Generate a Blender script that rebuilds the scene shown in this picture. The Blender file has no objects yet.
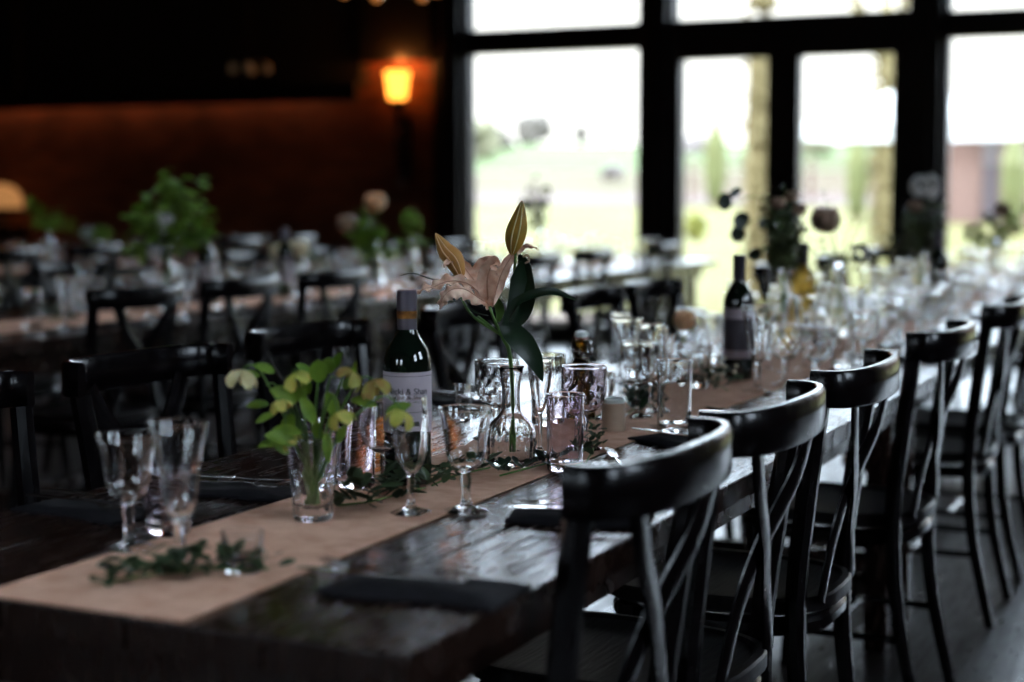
import bpy, bmesh, math, random
from mathutils import Vector, Matrix
random.seed(7)
C = bpy.context.scene.collection
PI = math.pi

# ------------------------------------------------------------------ measuring the place
FPX, HC = 1620.0, 1.21
PITCH = math.atan(148 / FPX)
YAW = math.atan(763 / math.hypot(FPX, 148))
RV = Vector((math.cos(YAW), math.sin(YAW), 0))      # to the right as seen from the doorway end
FV = Vector((-math.sin(YAW), math.cos(YAW), 0))     # away from the viewer
UV = Vector((0, 0, 1))

def sight(px, py):
    x = px - 512; y = 341 - py
    fy = FPX * math.cos(PITCH) + y * math.sin(PITCH)
    fz = -FPX * math.sin(PITCH) + y * math.cos(PITCH)
    return RV * x + FV * fy + UV * fz

def on_z(px, py, z):
    r = sight(px, py); t = (z - HC) / r.z
    return Vector((r.x * t, r.y * t, z))

def on_x(px, X):            # where a sight line in that direction crosses a line of tables
    r = sight(px, 300); return X * r.y / r.x

def on_y(px, py, Y):
    r = sight(px, py); t = Y / r.y
    return Vector((r.x * t, Y, HC + r.z * t))

# ------------------------------------------------------------------ mesh helpers
def V(*a): return Vector(a)

def add_box(bm, x0, x1, y0, y1, z0, z1, bev=0):
    vs = [bm.verts.new(p) for p in ((x0,y0,z0),(x1,y0,z0),(x1,y1,z0),(x0,y1,z0),(x0,y0,z1),(x1,y0,z1),(x1,y1,z1),(x0,y1,z1))]
    fs = [bm.faces.new([vs[i] for i in f]) for f in ((3,2,1,0),(4,5,6,7),(0,1,5,4),(1,2,6,5),(2,3,7,6),(3,0,4,7))]
    if bev:
        es = set()
        for f in fs: es.update(f.edges)
        bmesh.ops.bevel(bm, geom=list(es), offset=bev, segments=2, affect='EDGES', profile=.5)

def smooth_path(pts, n=4):
    pts = [Vector(p) for p in pts]
    if len(pts) < 3: 
        return [pts[0].lerp(pts[1], i / n) for i in range(n + 1)]
    out = []
    for i in range(len(pts) - 1):
        p0 = pts[max(i-1, 0)]; p1 = pts[i]; p2 = pts[i+1]; p3 = pts[min(i+2, len(pts)-1)]
        for k in range(n):
            t = k / n
            out.append(.5 * ((2*p1) + (p2-p0)*t + (2*p0-5*p1+4*p2-p3)*t*t + (3*p1-p0-3*p2+p3)*t**3))
    out.append(pts[-1]); return out

def interp(vals, m):
    out = []
    for i in range(m):
        t = i / (m - 1) * (len(vals) - 1); k = min(int(t), len(vals) - 2)
        out.append(vals[k] + (vals[k+1] - vals[k]) * (t - k))
    return out

def add_tube(bm, pts, rad, n=10, up=(0,0,1), flat=1.0, cap=True, square=False):
    """swept rod; rad a number or list; flat squeezes along the second section axis"""
    pts = [Vector(p) for p in pts]; m = len(pts)
    rads = interp(rad, m) if isinstance(rad, (list, tuple)) else [rad] * m
    up = Vector(up); rings = []
    for i, p in enumerate(pts):
        t = (pts[min(i+1, m-1)] - pts[max(i-1, 0)]).normalized()
        s = t.cross(up)
        if s.length < 1e-4: s = t.cross(Vector((1, .01, 0)))
        s.normalize(); w = s.cross(t).normalized()
        ring = []
        for k in range(n):
            a = 2 * PI * (k + .5) / n
            c, d = math.cos(a), math.sin(a)
            if square:
                q = 1 / max(abs(c), abs(d)) * .9 if n > 4 else 1.2
                c, d = c * q, d * q
            ring.append(bm.verts.new(p + s * c * rads[i] + w * d * rads[i] * flat))
        rings.append(ring)
    for a, b in zip(rings, rings[1:]):
        for k in range(n):
            bm.faces.new((a[k], a[(k+1) % n], b[(k+1) % n], b[k]))
    if cap:
        bm.faces.new(rings[0][::-1]); bm.faces.new(rings[-1])

def add_lathe(bm, prof, n=32, mod=None, o=(0,0,0)):
    o = Vector(o); rings = []
    for i, (r, z) in enumerate(prof):
        if r < 1e-6:
            rings.append([bm.verts.new(o + V(0, 0, z))])
        else:
            ring = []
            for k in range(n):
                a = 2 * PI * k / n
                q = r * (mod(a, z, i) if mod else 1)
                ring.append(bm.verts.new(o + V(q*math.cos(a), q*math.sin(a), z)))
            rings.append(ring)
    for a, b in zip(rings, rings[1:]):
        for k in range(n):
            k2 = (k+1) % n
            if len(a) == 1 and len(b) == 1: continue
            if len(a) == 1: bm.faces.new((a[0], b[k2], b[k]))
            elif len(b) == 1: bm.faces.new((a[k], a[k2], b[0]))
            else: bm.faces.new((a[k], a[k2], b[k2], b[k]))

def add_sheet(bm, pts, wid, up, cup=0.0, thick=.0005, across=6, ruffle=0, n=4, ph=0):
    """leaf or petal: a thin closed sheet along a spine"""
    P = smooth_path(pts, n); m = len(P); W = interp(wid, m); up = Vector(up)
    top, bot = [], []
    for i, p in enumerate(P):
        t = (P[min(i+1, m-1)] - P[max(i-1, 0)]).normalized()
        s = t.cross(up)
        if s.length < 1e-4: s = t.cross(V(1, 0, .1))
        s.normalize(); nn = s.cross(t).normalized()
        ra, rb = [], []
        for k in range(across + 1):
            u = k / across * 2 - 1
            h = cup * W[i] * (u*u) + ruffle * abs(u)**2 * math.sin(i * 1.1 + ph + (1.4 if u > 0 else 0))
            q = p + s * u * W[i] + nn * h
            ra.append(bm.verts.new(q + nn * thick)); rb.append(bm.verts.new(q - nn * thick))
        top.append(ra); bot.append(rb)
    for i in range(m - 1):
        for k in range(across):
            bm.faces.new((top[i][k], top[i][k+1], top[i+1][k+1], top[i+1][k]))
            bm.faces.new((bot[i][k], bot[i+1][k], bot[i+1][k+1], bot[i][k+1]))
        bm.faces.new((top[i][0], top[i+1][0], bot[i+1][0], bot[i][0]))
        bm.faces.new((top[i][-1], bot[i][-1], bot[i+1][-1], top[i+1][-1]))
    bm.faces.new(top[0][::-1] + bot[0]) if False else None
    for k in range(across):
        bm.faces.new((top[0][k], bot[0][k], bot[0][k+1], top[0][k+1]))
        bm.faces.new((top[-1][k], top[-1][k+1], bot[-1][k+1], bot[-1][k]))

def add_ball(bm, c, r, sx=1, sy=1, sz=1, sub=2):
    g = bmesh.ops.create_icosphere(bm, subdivisions=sub, radius=r)
    for v in g['verts']: v.co = Vector((v.co.x*sx, v.co.y*sy, v.co.z*sz)) + Vector(c)

def add_outline(bm, pts2, z0, z1):
    lo = [bm.verts.new((x, y, z0)) for x, y in pts2]; hi = [bm.verts.new((x, y, z1)) for x, y in pts2]
    n = len(pts2)
    for k in range(n): bm.faces.new((lo[k], lo[(k+1) % n], hi[(k+1) % n], hi[k]))
    bm.faces.new(lo[::-1]); bm.faces.new(hi)

def B(): return bmesh.new()

def mesh(name, bm, m, smooth=True, angle=35):
    bmesh.ops.recalc_face_normals(bm, faces=bm.faces[:])
    if smooth:
        for f in bm.faces: f.smooth = True
        lim = math.radians(angle)
        for e in bm.edges:
            if len(e.link_faces) == 2 and e.calc_face_angle(0) > lim: e.smooth = False
    me = bpy.data.meshes.new(name); bm.to_mesh(me); bm.free()
    me.materials.append(m); return me

def obj(name, bm, m, parent=None, smooth=True, loc=None, label=None, angle=35):
    me = bm if isinstance(bm, bpy.types.Mesh) else mesh(name, bm, m, smooth, angle)
    o = bpy.data.objects.new(name, me); C.objects.link(o)
    if parent: o.parent = parent
    if loc is not None: o.location = loc
    if label: o['label'] = label
    return o

def thing(name, label, cat, loc=(0,0,0), rz=0, group=None):
    o = bpy.data.objects.new(name, None); C.objects.link(o)
    o.empty_display_size = .05
    o.location = loc; o.rotation_euler = (0, 0, rz)
    o['label'] = label; o['category'] = cat
    if group: o['group'] = group
    return o

def tag(o, label, cat, group=None, kind=None):
    o['label'] = label; o['category'] = cat
    if group: o['group'] = group
    if kind: o['kind'] = kind
    return o

def struct(name, bm, m, smooth=False, label=None):
    o = obj(name, bm, m, None, smooth); o['kind'] = 'structure'
    if label: o['label'] = label
    return o

KIDS = {}
def kids(o): return [c for c in bpy.data.objects if c.parent == o]

def dup(root, loc, rz=0, label=None, group=None, scale=None):
    r = root.copy(); C.objects.link(r); r.location = loc; r.rotation_euler = (0, 0, rz)
    if label: r['label'] = label
    if group: r['group'] = group
    elif 'group' in r.keys() and group == '': del r['group']
    if scale: r.scale = (scale,) * 3
    if root.name not in KIDS: KIDS[root.name] = [(c, kids(c)) for c in kids(root)]
    for c, gs in KIDS[root.name]:
        d = c.copy(); C.objects.link(d); d.parent = r
        for g in gs:
            h = g.copy(); C.objects.link(h); h.parent = d
    return r

# ------------------------------------------------------------------ materials
def mat(name, col, rough=.5, spec=.5, metal=0, trans=0, ior=1.45, emit=None, es=0, noise=None, bump=0, nscale=20, stretch=(1,1,1), sss=0, coat=0, ramp=None, rn=None, translucent=0):
    m = bpy.data.materials.new(name); m.use_nodes = True
    nt = m.node_tree; b = nt.nodes['Principled BSDF']
    b.inputs['Base Color'].default_value = (*col, 1); b.inputs['Roughness'].default_value = rough
    b.inputs['Specular IOR Level'].default_value = spec; b.inputs['Metallic'].default_value = metal
    b.inputs['Transmission Weight'].default_value = trans; b.inputs['IOR'].default_value = ior
    b.inputs['Coat Weight'].default_value = coat; b.inputs['Coat Roughness'].default_value = .08
    if sss:
        b.inputs['Subsurface Weight'].default_value = sss; b.inputs['Subsurface Scale'].default_value = .01
    if emit:
        b.inputs['Emission Color'].default_value = (*emit, 1); b.inputs['Emission Strength'].default_value = es
    if noise or bump:
        tc = nt.nodes.new('ShaderNodeTexCoord'); mp = nt.nodes.new('ShaderNodeMapping'); mp.inputs['Scale'].default_value = stretch
        nz = nt.nodes.new('ShaderNodeTexNoise'); nz.inputs['Scale'].default_value = nscale; nz.inputs['Detail'].default_value = 6
        nt.links.new(tc.outputs['Object'], mp.inputs[0]); nt.links.new(mp.outputs[0], nz.inputs['Vector'])
        if noise:
            cr = nt.nodes.new('ShaderNodeValToRGB')
            cr.color_ramp.elements[0].position = .35; cr.color_ramp.elements[1].position = .65
            cr.color_ramp.elements[0].color = (*col, 1); cr.color_ramp.elements[1].color = (*noise, 1)
            nt.links.new(nz.outputs['Fac'], cr.inputs[0]); nt.links.new(cr.outputs[0], b.inputs['Base Color'])
        if rn:
            mr = nt.nodes.new('ShaderNodeMapRange'); mr.inputs['From Min'].default_value = .3; mr.inputs['From Max'].default_value = .7
            mr.inputs['To Min'].default_value = rn[0]; mr.inputs['To Max'].default_value = rn[1]
            nt.links.new(nz.outputs['Fac'], mr.inputs[0]); nt.links.new(mr.outputs[0], b.inputs['Roughness'])
        if bump:
            bp = nt.nodes.new('ShaderNodeBump'); bp.inputs['Strength'].default_value = bump; bp.inputs['Distance'].default_value = .01
            nt.links.new(nz.outputs['Fac'], bp.inputs['Height']); nt.links.new(bp.outputs[0], b.inputs['Normal'])
    if translucent:
        out = nt.nodes['Material Output']; tr = nt.nodes.new('ShaderNodeBsdfTranslucent'); mx = nt.nodes.new('ShaderNodeMixShader')
        mx.inputs[0].default_value = translucent
        src = b.inputs['Base Color']
        if src.is_linked: nt.links.new(src.links[0].from_socket, tr.inputs[0])
        else: tr.inputs[0].default_value = (*col, 1)
        nt.links.new(b.outputs[0], mx.inputs[1]); nt.links.new(tr.outputs[0], mx.inputs[2]); nt.links.new(mx.outputs[0], out.inputs[0])
    return m

def pane_mat():
    m = bpy.data.materials.new('window_glass'); m.use_nodes = True; nt = m.node_tree; nt.nodes.clear()
    out = nt.nodes.new('ShaderNodeOutputMaterial'); mx = nt.nodes.new('ShaderNodeMixShader')
    fr = nt.nodes.new('ShaderNodeFresnel'); fr.inputs[0].default_value = 1.45
    t = nt.nodes.new('ShaderNodeBsdfTransparent'); t.inputs[0].default_value = (.95, .97, .96, 1)
    g = nt.nodes.new('ShaderNodeBsdfGlossy'); g.inputs['Roughness'].default_value = .01
    nt.links.new(fr.outputs[0], mx.inputs[0]); nt.links.new(t.outputs[0], mx.inputs[1]); nt.links.new(g.outputs[0], mx.inputs[2])
    nt.links.new(mx.outputs[0], out.inputs[0]); return m

def brick_mat():
    m = bpy.data.materials.new('old_brick'); m.use_nodes = True; nt = m.node_tree; b = nt.nodes['Principled BSDF']
    tc = nt.nodes.new('ShaderNodeTexCoord'); sp = nt.nodes.new('ShaderNodeSeparateXYZ'); cb = nt.nodes.new('ShaderNodeCombineXYZ')
    nt.links.new(tc.outputs['Object'], sp.inputs[0])
    ad = nt.nodes.new('ShaderNodeMath'); ad.operation = 'ADD'
    nt.links.new(sp.outputs[0], ad.inputs[0]); nt.links.new(sp.outputs[1], ad.inputs[1])
    nt.links.new(ad.outputs[0], cb.inputs[0]); nt.links.new(sp.outputs[2], cb.inputs[1])
    br = nt.nodes.new('ShaderNodeTexBrick'); br.inputs['Scale'].default_value = 1
    br.inputs['Brick Width'].default_value = .22; br.inputs['Row Height'].default_value = .075; br.inputs['Mortar Size'].default_value = .007
    br.inputs['Color1'].default_value = (.30, .085, .04, 1); br.inputs['Color2'].default_value = (.17, .05, .028, 1); br.inputs['Mortar'].default_value = (.14, .10, .075, 1)
    nz = nt.nodes.new('ShaderNodeTexNoise'); nz.inputs['Scale'].default_value = 1.7; nz.inputs['Detail'].default_value = 5
    nt.links.new(tc.outputs['Object'], nz.inputs['Vector'])
    mx = nt.nodes.new('ShaderNodeMix'); mx.data_type = 'RGBA'; mx.blend_type = 'MULTIPLY'; mx.inputs[0].default_value = .8
    cr = nt.nodes.new('ShaderNodeValToRGB'); cr.color_ramp.elements[0].position = .3; cr.color_ramp.elements[1].position = .7
    cr.color_ramp.elements[0].color = (.25, .22, .2, 1); cr.color_ramp.elements[1].color = (1, .95, .9, 1)
    nt.links.new(nz.outputs[0], cr.inputs[0]); nt.links.new(cb.outputs[0], br.inputs['Vector'])
    nt.links.new(br.outputs[0], mx.inputs[6]); nt.links.new(cr.outputs[0], mx.inputs[7]); nt.links.new(mx.outputs[2], b.inputs['Base Color'])
    bp = nt.nodes.new('ShaderNodeBump'); bp.inputs['Strength'].default_value = .5; bp.inputs['Distance'].default_value = .01; bp.invert = True
    nt.links.new(br.outputs[1], bp.inputs['Height']); nt.links.new(bp.outputs[0], b.inputs['Normal'])
    b.inputs['Roughness'].default_value = .85; b.inputs['Specular IOR Level'].default_value = .2
    return m

def plank_mat(name, c1, c2, rough, width, length, axis='x', bump=.25):
    """boards: width across, length along"""
    m = bpy.data.materials.new(name); m.use_nodes = True; nt = m.node_tree; b = nt.nodes['Principled BSDF']
    tc = nt.nodes.new('ShaderNodeTexCoord'); mp = nt.nodes.new('ShaderNodeMapping')
    if axis == 'x': mp.inputs['Rotation'].default_value = (0, 0, PI/2)
    if axis == 'z': mp.inputs['Rotation'].default_value = (PI/2, 0, PI/2)
    if axis == 'h': mp.inputs['Rotation'].default_value = (PI/2, 0, 0)
    br = nt.nodes.new('ShaderNodeTexBrick'); br.inputs['Scale'].default_value = 1; br.inputs['Brick Width'].default_value = length
    br.inputs['Row Height'].default_value = width; br.inputs['Mortar Size'].default_value = .004
    br.inputs['Color1'].default_value = (*c1, 1); br.inputs['Color2'].default_value = (*c2, 1); br.inputs['Mortar'].default_value = (.004, .003, .003, 1)
    nt.links.new(tc.outputs['Object'], mp.inputs[0]); nt.links.new(mp.outputs[0], br.inputs['Vector'])
    nz = nt.nodes.new('ShaderNodeTexNoise'); nz.inputs['Scale'].default_value = 9; nz.inputs['Detail'].default_value = 7
    m2 = nt.nodes.new('ShaderNodeMapping'); m2.inputs['Scale'].default_value = (6, .6, 1) if axis != 'z' else (6, 6, .5)
    nt.links.new(tc.outputs['Object'], m2.inputs[0]); nt.links.new(m2.outputs[0], nz.inputs['Vector'])
    mx = nt.nodes.new('ShaderNodeMix'); mx.data_type = 'RGBA'; mx.blend_type = 'MULTIPLY'; mx.inputs[0].default_value = .7
    if axis == 'h': mx.inputs[0].default_value = .15
    nt.links.new(br.outputs[0], mx.inputs[6]); nt.links.new(nz.outputs[0], mx.inputs[7]); nt.links.new(mx.outputs[2], b.inputs['Base Color'])
    mr = nt.nodes.new('ShaderNodeMapRange'); mr.inputs['From Min'].default_value = .3; mr.inputs['From Max'].default_value = .7
    mr.inputs['To Min'].default_value = rough - .1; mr.inputs['To Max'].default_value = rough + .12
    nt.links.new(nz.outputs[0], mr.inputs[0]); nt.links.new(mr.outputs[0], b.inputs['Roughness'])
    bp = nt.nodes.new('ShaderNodeBump'); bp.inputs['Strength'].default_value = bump; bp.inputs['Distance'].default_value = .006
    nt.links.new(nz.outputs[0], bp.inputs['Height']); nt.links.new(bp.outputs[0], b.inputs['Normal'])
    return m

M = {}
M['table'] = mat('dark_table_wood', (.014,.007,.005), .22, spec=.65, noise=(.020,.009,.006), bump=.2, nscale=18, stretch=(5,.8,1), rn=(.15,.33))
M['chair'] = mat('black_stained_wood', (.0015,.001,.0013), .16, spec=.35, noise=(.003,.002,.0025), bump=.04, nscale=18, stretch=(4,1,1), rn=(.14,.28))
M['seatwood'] = mat('black_seat_wood', (.004,.003,.004), .35, spec=.35, noise=(.008,.006,.006), bump=.2, nscale=14, stretch=(1,8,1))
M['runner'] = mat('brown_runner', (.62,.34,.23), .8, noise=(.76,.47,.34), bump=.25, nscale=30, spec=.15)
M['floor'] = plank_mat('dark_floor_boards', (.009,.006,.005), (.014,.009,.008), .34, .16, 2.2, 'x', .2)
M['floor'].node_tree.nodes['Principled BSDF'].inputs['Specular IOR Level'].default_value = .22
M['brick'] = brick_mat()
M['clad'] = plank_mat('dark_cladding', (.02,.012,.008), (.03,.018,.012), .7, .2, 4, 'z', .3)
M['beam'] = mat('black_beam', (.008,.006,.005), .6, bump=.3, nscale=8, stretch=(1,1,4))
M['frame'] = mat('dark_window_frame', (.006,.003,.005), .45, spec=.3, noise=(.010,.005,.007), nscale=6, stretch=(8,8,.7), bump=.15)
M['pane'] = pane_mat()
M['plaster'] = mat('dark_plaster', (.05,.04,.035), .9, bump=.2, nscale=6)
M['glass'] = mat('clear_glass', (1,1,1), .0, trans=1, ior=1.5)
M['glasspink'] = mat('faint_rose_glass', (.97,.90,.96), .0, trans=1, ior=1.5)
M['glassgreen'] = mat('bottle_glass_dark', (.004,.008,.005), .04, spec=.6, coat=.5)
M['glasswhite'] = mat('pale_bottle_glass', (.80,.52,.10), .02, trans=.6, ior=1.45)
M['amber'] = mat('amber_beer_glass', (.07,.035,.004), .03, trans=.75, ior=1.4)
M['foil'] = mat('grey_foil_capsule', (.16,.14,.17), .35, metal=.5, bump=.05, nscale=60)
M['foilgold'] = mat('copper_band', (.6,.25,.06), .35, metal=.7, noise=(.15,.06,.02), nscale=80)
M['foildark'] = mat('black_foil_capsule', (.03,.025,.035), .4, metal=.3)
M['paper'] = mat('label_paper', (.46,.39,.44), .6, noise=(.50,.43,.47), nscale=40)
M['paperdark'] = mat('label_print_dark', (.05,.04,.05), .6)
M['paperdim'] = mat('label_paper_dim', (.36,.29,.32), .6)
M['ink'] = mat('black_ink', (.02,.018,.02), .6)
M['napkin'] = mat('black_napkin', (.006,.0055,.007), .85, spec=.2, noise=(.010,.009,.012), nscale=60, bump=.3)
M['steel'] = mat('cutlery_steel', (.6,.58,.57), .18, metal=1)
M['kraft'] = mat('kraft_card', (.36,.25,.18), .75, noise=(.42,.30,.22), nscale=30)
M['lid'] = mat('pale_lid', (.65,.7,.66), .3)
M['wax'] = mat('white_wax', (.75,.72,.68), .5, sss=.2)
M['iron'] = mat('black_iron', (.015,.013,.013), .45, metal=.6)
M['greyiron'] = mat('grey_iron', (.20,.18,.19), .4, metal=.6)
M['bulb'] = mat('amber_bulb', (.4,.15,.04), .2, emit=(1,.35,.08), es=.5)
M['bulbdim'] = mat('dim_bulb', (.5,.4,.25), .2, emit=(1,.6,.3), es=.02)
M['shade'] = mat('glowing_amber_shade', (.9,.4,.1), .4, emit=(1,.30,.035), es=4.5)
M['shadecore'] = mat('glowing_flame_core', (1,.7,.3), .4, emit=(1,.62,.10), es=6)
M['wicker'] = mat('lit_wicker', (.45,.28,.12), .7, emit=(1,.45,.15), es=.35, noise=(.2,.1,.04), nscale=12)
M['lily'] = mat('blush_lily_petal', (.74,.40,.27), .45, noise=(.97,.72,.56), nscale=60, stretch=(1,1,1), spec=.3, sss=0, translucent=.12)
M['lilyrib'] = mat('lily_midrib', (.55,.27,.18), .5)
M['bud'] = mat('amber_lily_bud', (.55,.24,.06), .5, noise=(.68,.36,.11), nscale=18, spec=.3, translucent=.15)
M['budgreen'] = mat('green_amber_bud', (.30,.20,.03), .5, noise=(.50,.26,.03), nscale=30, spec=.3, translucent=.25)
M['leafdark'] = mat('dark_lily_leaf', (.006,.018,.007), .35, noise=(.009,.026,.009), nscale=25, translucent=.1)
M['stem'] = mat('green_stem', (.10,.20,.04), .5, translucent=.1)
M['leafgreen'] = mat('fresh_leaf', (.14,.27,.025), .5, noise=(.26,.40,.04), nscale=40, translucent=.35)
M['leafolive'] = mat('olive_foliage', (.03,.055,.02), .5, noise=(.06,.09,.035), nscale=40, translucent=.2)
M['leafeuc'] = mat('eucalyptus_leaf', (.09,.12,.045), .5, noise=(.14,.17,.06), nscale=30, translucent=.25)
M['helle'] = mat('hellebore_petal', (.75,.66,.18), .55, noise=(.50,.52,.09), nscale=45, translucent=.35, sss=.1)
M['hellep'] = mat('pale_hellebore_petal', (.85,.78,.48), .55, noise=(.68,.62,.28), nscale=45, translucent=.35, sss=.1)
M['hellebrown'] = mat('bronzed_hellebore_petal', (.42,.27,.08), .55, noise=(.45,.45,.10), nscale=45, translucent=.3)
M['peach'] = mat('peach_rose_petal', (.95,.66,.38), .6, noise=(.97,.76,.50), nscale=30, translucent=.5)
M['cream'] = mat('cream_rose_petal', (.82,.74,.50), .6, translucent=.25)
M['whitefl'] = mat('white_hydrangea', (.75,.73,.70), .6, translucent=.2)
M['dusky'] = mat('dusky_pink_petal', (.38,.24,.17), .6, noise=(.46,.31,.21), nscale=30, translucent=.2)
M['yellowfl'] = mat('yellow_flower', (.85,.5,.05), .6)
M['berry'] = mat('cream_berry', (.55,.45,.30), .5)
M['water'] = mat('vase_water', (.95,.97,.9), 0, trans=1, ior=1.33)
M['wineliq'] = mat('red_wine', (.12,.01,.02), .05, trans=.6)
M['grass'] = mat('sunny_grass', (.076,.072,.021), .9, noise=(.097,.086,.034), nscale=.35, spec=.1)
M['hill'] = mat('green_field', (.044,.060,.019), .9, noise=(.055,.068,.024), nscale=.08, spec=.1)
M['gravel'] = mat('pale_gravel', (.068,.050,.040), .9, noise=(.076,.056,.045), nscale=3, spec=.1)
M['bark'] = mat('ivy_covered_bark', (.11,.085,.03), .9, noise=(.16,.125,.055), nscale=6, bump=.6)
M['cypress'] = mat('cypress_green', (.07,.075,.022), .9, noise=(.09,.09,.03), nscale=3)
M['haze_tree'] = mat('hazed_tree_crown', (.062,.051,.040), .9, noise=(.074,.062,.050), nscale=.8)  # crown browns washed out in the colour to stand for distance haze
M['pinktree'] = mat('blossom_shrub', (.10,.082,.075), .9, noise=(.11,.09,.08), nscale=2)
M['bush'] = mat('yellow_green_bush', (.12,.125,.012), .8, noise=(.15,.145,.02), nscale=8)
M['parasol'] = mat('white_parasol', (.8,.8,.8), .8, translucent=.4)
M['fence'] = mat('brown_fence', (.10,.06,.048), .8, noise=(.12,.075,.06), nscale=4)
M['barn'] = plank_mat('pink_brown_boards', (.12,.064,.048), (.135,.076,.058), .8, .22, 6, 'h', .2)
M['roof'] = mat('pale_roof', (.55,.5,.48), .8)

# ------------------------------------------------------------------ the room
W = 12.0          # end wall
XL, XR, YB, ZC = -13.2, 4.4, -4.2, 4.7
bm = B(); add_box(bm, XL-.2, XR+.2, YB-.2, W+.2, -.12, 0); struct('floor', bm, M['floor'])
FILL_SKYLIGHTS = [(-3.3, -.3, .2, .9), (-5.6, -3.6, 5.6, 6.6)]  # unseen skylights added as fill light over the tables
bm = B(); y = YB-.2
for (a, b, c, d) in FILL_SKYLIGHTS:
    add_box(bm, XL-.2, XR+.2, y, c, ZC, ZC+.15); add_box(bm, XL-.2, a, c, d, ZC, ZC+.15); add_box(bm, b, XR+.2, c, d, ZC, ZC+.15); y = d
add_box(bm, XL-.2, XR+.2, y, W+.3, ZC, ZC+.15); struct('ceiling', bm, M['plaster'])
for i, (a, b, c, d) in enumerate(FILL_SKYLIGHTS):
    bm = B(); t = .08
    add_box(bm, a-t, a, c-t, d+t, ZC+.151, ZC+1.1); add_box(bm, b, b+t, c-t, d+t, ZC+.151, ZC+1.1); add_box(bm, a, b, c-t, c, ZC+.151, ZC+1.1); add_box(bm, a, b, d, d+t, ZC+.151, ZC+1.1)  # shaft walls shaped to keep direct sun out of the added skylights
    o = struct('window_%d' % (10+i), bm, M['plaster'])
    bm = B(); add_box(bm, a, b, c, d, ZC+1.05, ZC+1.058); obj('window_pane', bm, M['pane'], o, False)
bm = B(); add_box(bm, XL-.2, XL, YB-.2, W+.2, 0, ZC); struct('wall_left', bm, M['brick'])

XW0 = -6.30       # where the glazing starts
bm = B(); add_box(bm, XL, XW0, W, W+.25, 0, ZC); struct('wall_end', bm, M['brick'])
XW1 = 1.64
bm = B(); add_box(bm, XW1, XR, W, W+.25, 0, ZC); add_box(bm, XW0, XW1, W, W+.25, 3.4, ZC); struct('wall_front', bm, M['brick'])
# rear wall and right wall, both with tall windows out of shot
def wall_with_openings(name, axis, at, lo, hi, holes, zt):
    bm = B(); t = .2; s = 1 if at > 0 else -1
    def bx(a, b, z0, z1):
        if axis == 'x': add_box(bm, min(at, at+s*t), max(at, at+s*t), a, b, z0, z1)
        else: add_box(bm, a, b, min(at, at+s*t), max(at, at+s*t), z0, z1)
    cur = lo
    for (a, b, z0, z1) in holes:
        bx(cur, a, 0, zt); bx(a, b, 0, z0); bx(a, b, z1, zt); cur = b
    bx(cur, hi, 0, zt); return struct(name, bm, M['brick'])
REAR = [(-4.6, -3.5, 1.6, 3.0), (-1.9, -.8, 1.6, 3.0)]
RIGHT = [(-.4, 1.1, 2.3, 4.2), (3.0, 4.7, 2.3, 4.2)]
wall_with_openings('wall_rear', 'y', YB, XL, XR, REAR, ZC)
wall_with_openings('wall_right', 'x', XR, YB, W, RIGHT, ZC)

def glazing(name, x0, x1, z0, z1, rails, stiles, edge=.06, y=W, kind='window', sill=0):
    """frame with panes between; rails and stiles are lists of (lo, hi)"""
    bm = B()
    f = y - .02
    add_box(bm, x0, x0+edge, f, f+.14, z0, z1, .006); add_box(bm, x1-edge, x1, f, f+.14, z0, z1, .006)
    add_box(bm, x0, x1, f, f+.14, z0, z0+edge+sill, .006); add_box(bm, x0, x1, f, f+.14, z1-edge, z1, .006)
    for a, b in rails: add_box(bm, x0+.002, x1-.002, f+.003, f+.137, a, b, .006)
    for a, b, c, d in stiles: add_box(bm, a, b, f-.01, f+.13, c, d, .006)
    o = struct(name, bm, M['frame'])
    bm = B(); add_box(bm, x0+.01, x1-.01, y+.06, y+.068, z0+.01, z1-.01)
    g = obj('window_pane', bm, M['pane'], o, False)
    return o

ZT = 3.4
def post(n, x0, x1, d=.12):
    bm = B(); add_box(bm, x0, x1, W-d, W+.2, 0, ZT, .012)
    add_box(bm, x0+.32*(x1-x0), x1-.3*(x1-x0), W-d-.035, W-d+.01, .02, ZT-.01, .008)
    struct('trim_%d' % n, bm, M['frame'])
post(1, -6.30, -6.06)
glazing('window_1', -6.06, -4.49, 0, ZT, [(2.335, 2.53)], [], .045, sill=.12)
post(2, -4.49, -4.27)
dr = glazing('door_1', -4.27, -2.42, 0, ZT, [(2.23, 2.535)], [(-3.495, -3.25, 0, 2.3), (-4.269, -4.185, 0, 2.3), (-2.55, -2.421, 0, 2.3)], .03, sill=.16)
for sx in (-3.51, -3.25):
    bm = B(); add_tube(bm, [(sx, W-.07, .95), (sx, W-.07, 1.2)], .011, 10); add_tube(bm, [(sx, W-.07, .98), (sx, W-.02, .98)], .008, 8); add_tube(bm, [(sx, W-.07, 1.17), (sx, W-.02, 1.17)], .008, 8)
    obj('door_handle', bm, M['greyiron'], dr)
post(3, -2.42, -2.20)
glazing('window_2', -2.20, -.62, 0, ZT, [(2.32, 2.51)], [], .045, sill=.12)
post(4, -.62, -.34)
glazing('window_3', -.34, 1.36, 0, ZT, [(2.265, 2.49)], [(.41, .61, 0, 2.3)], .06, sill=.14)
post(5, 1.36, 1.64)

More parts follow.
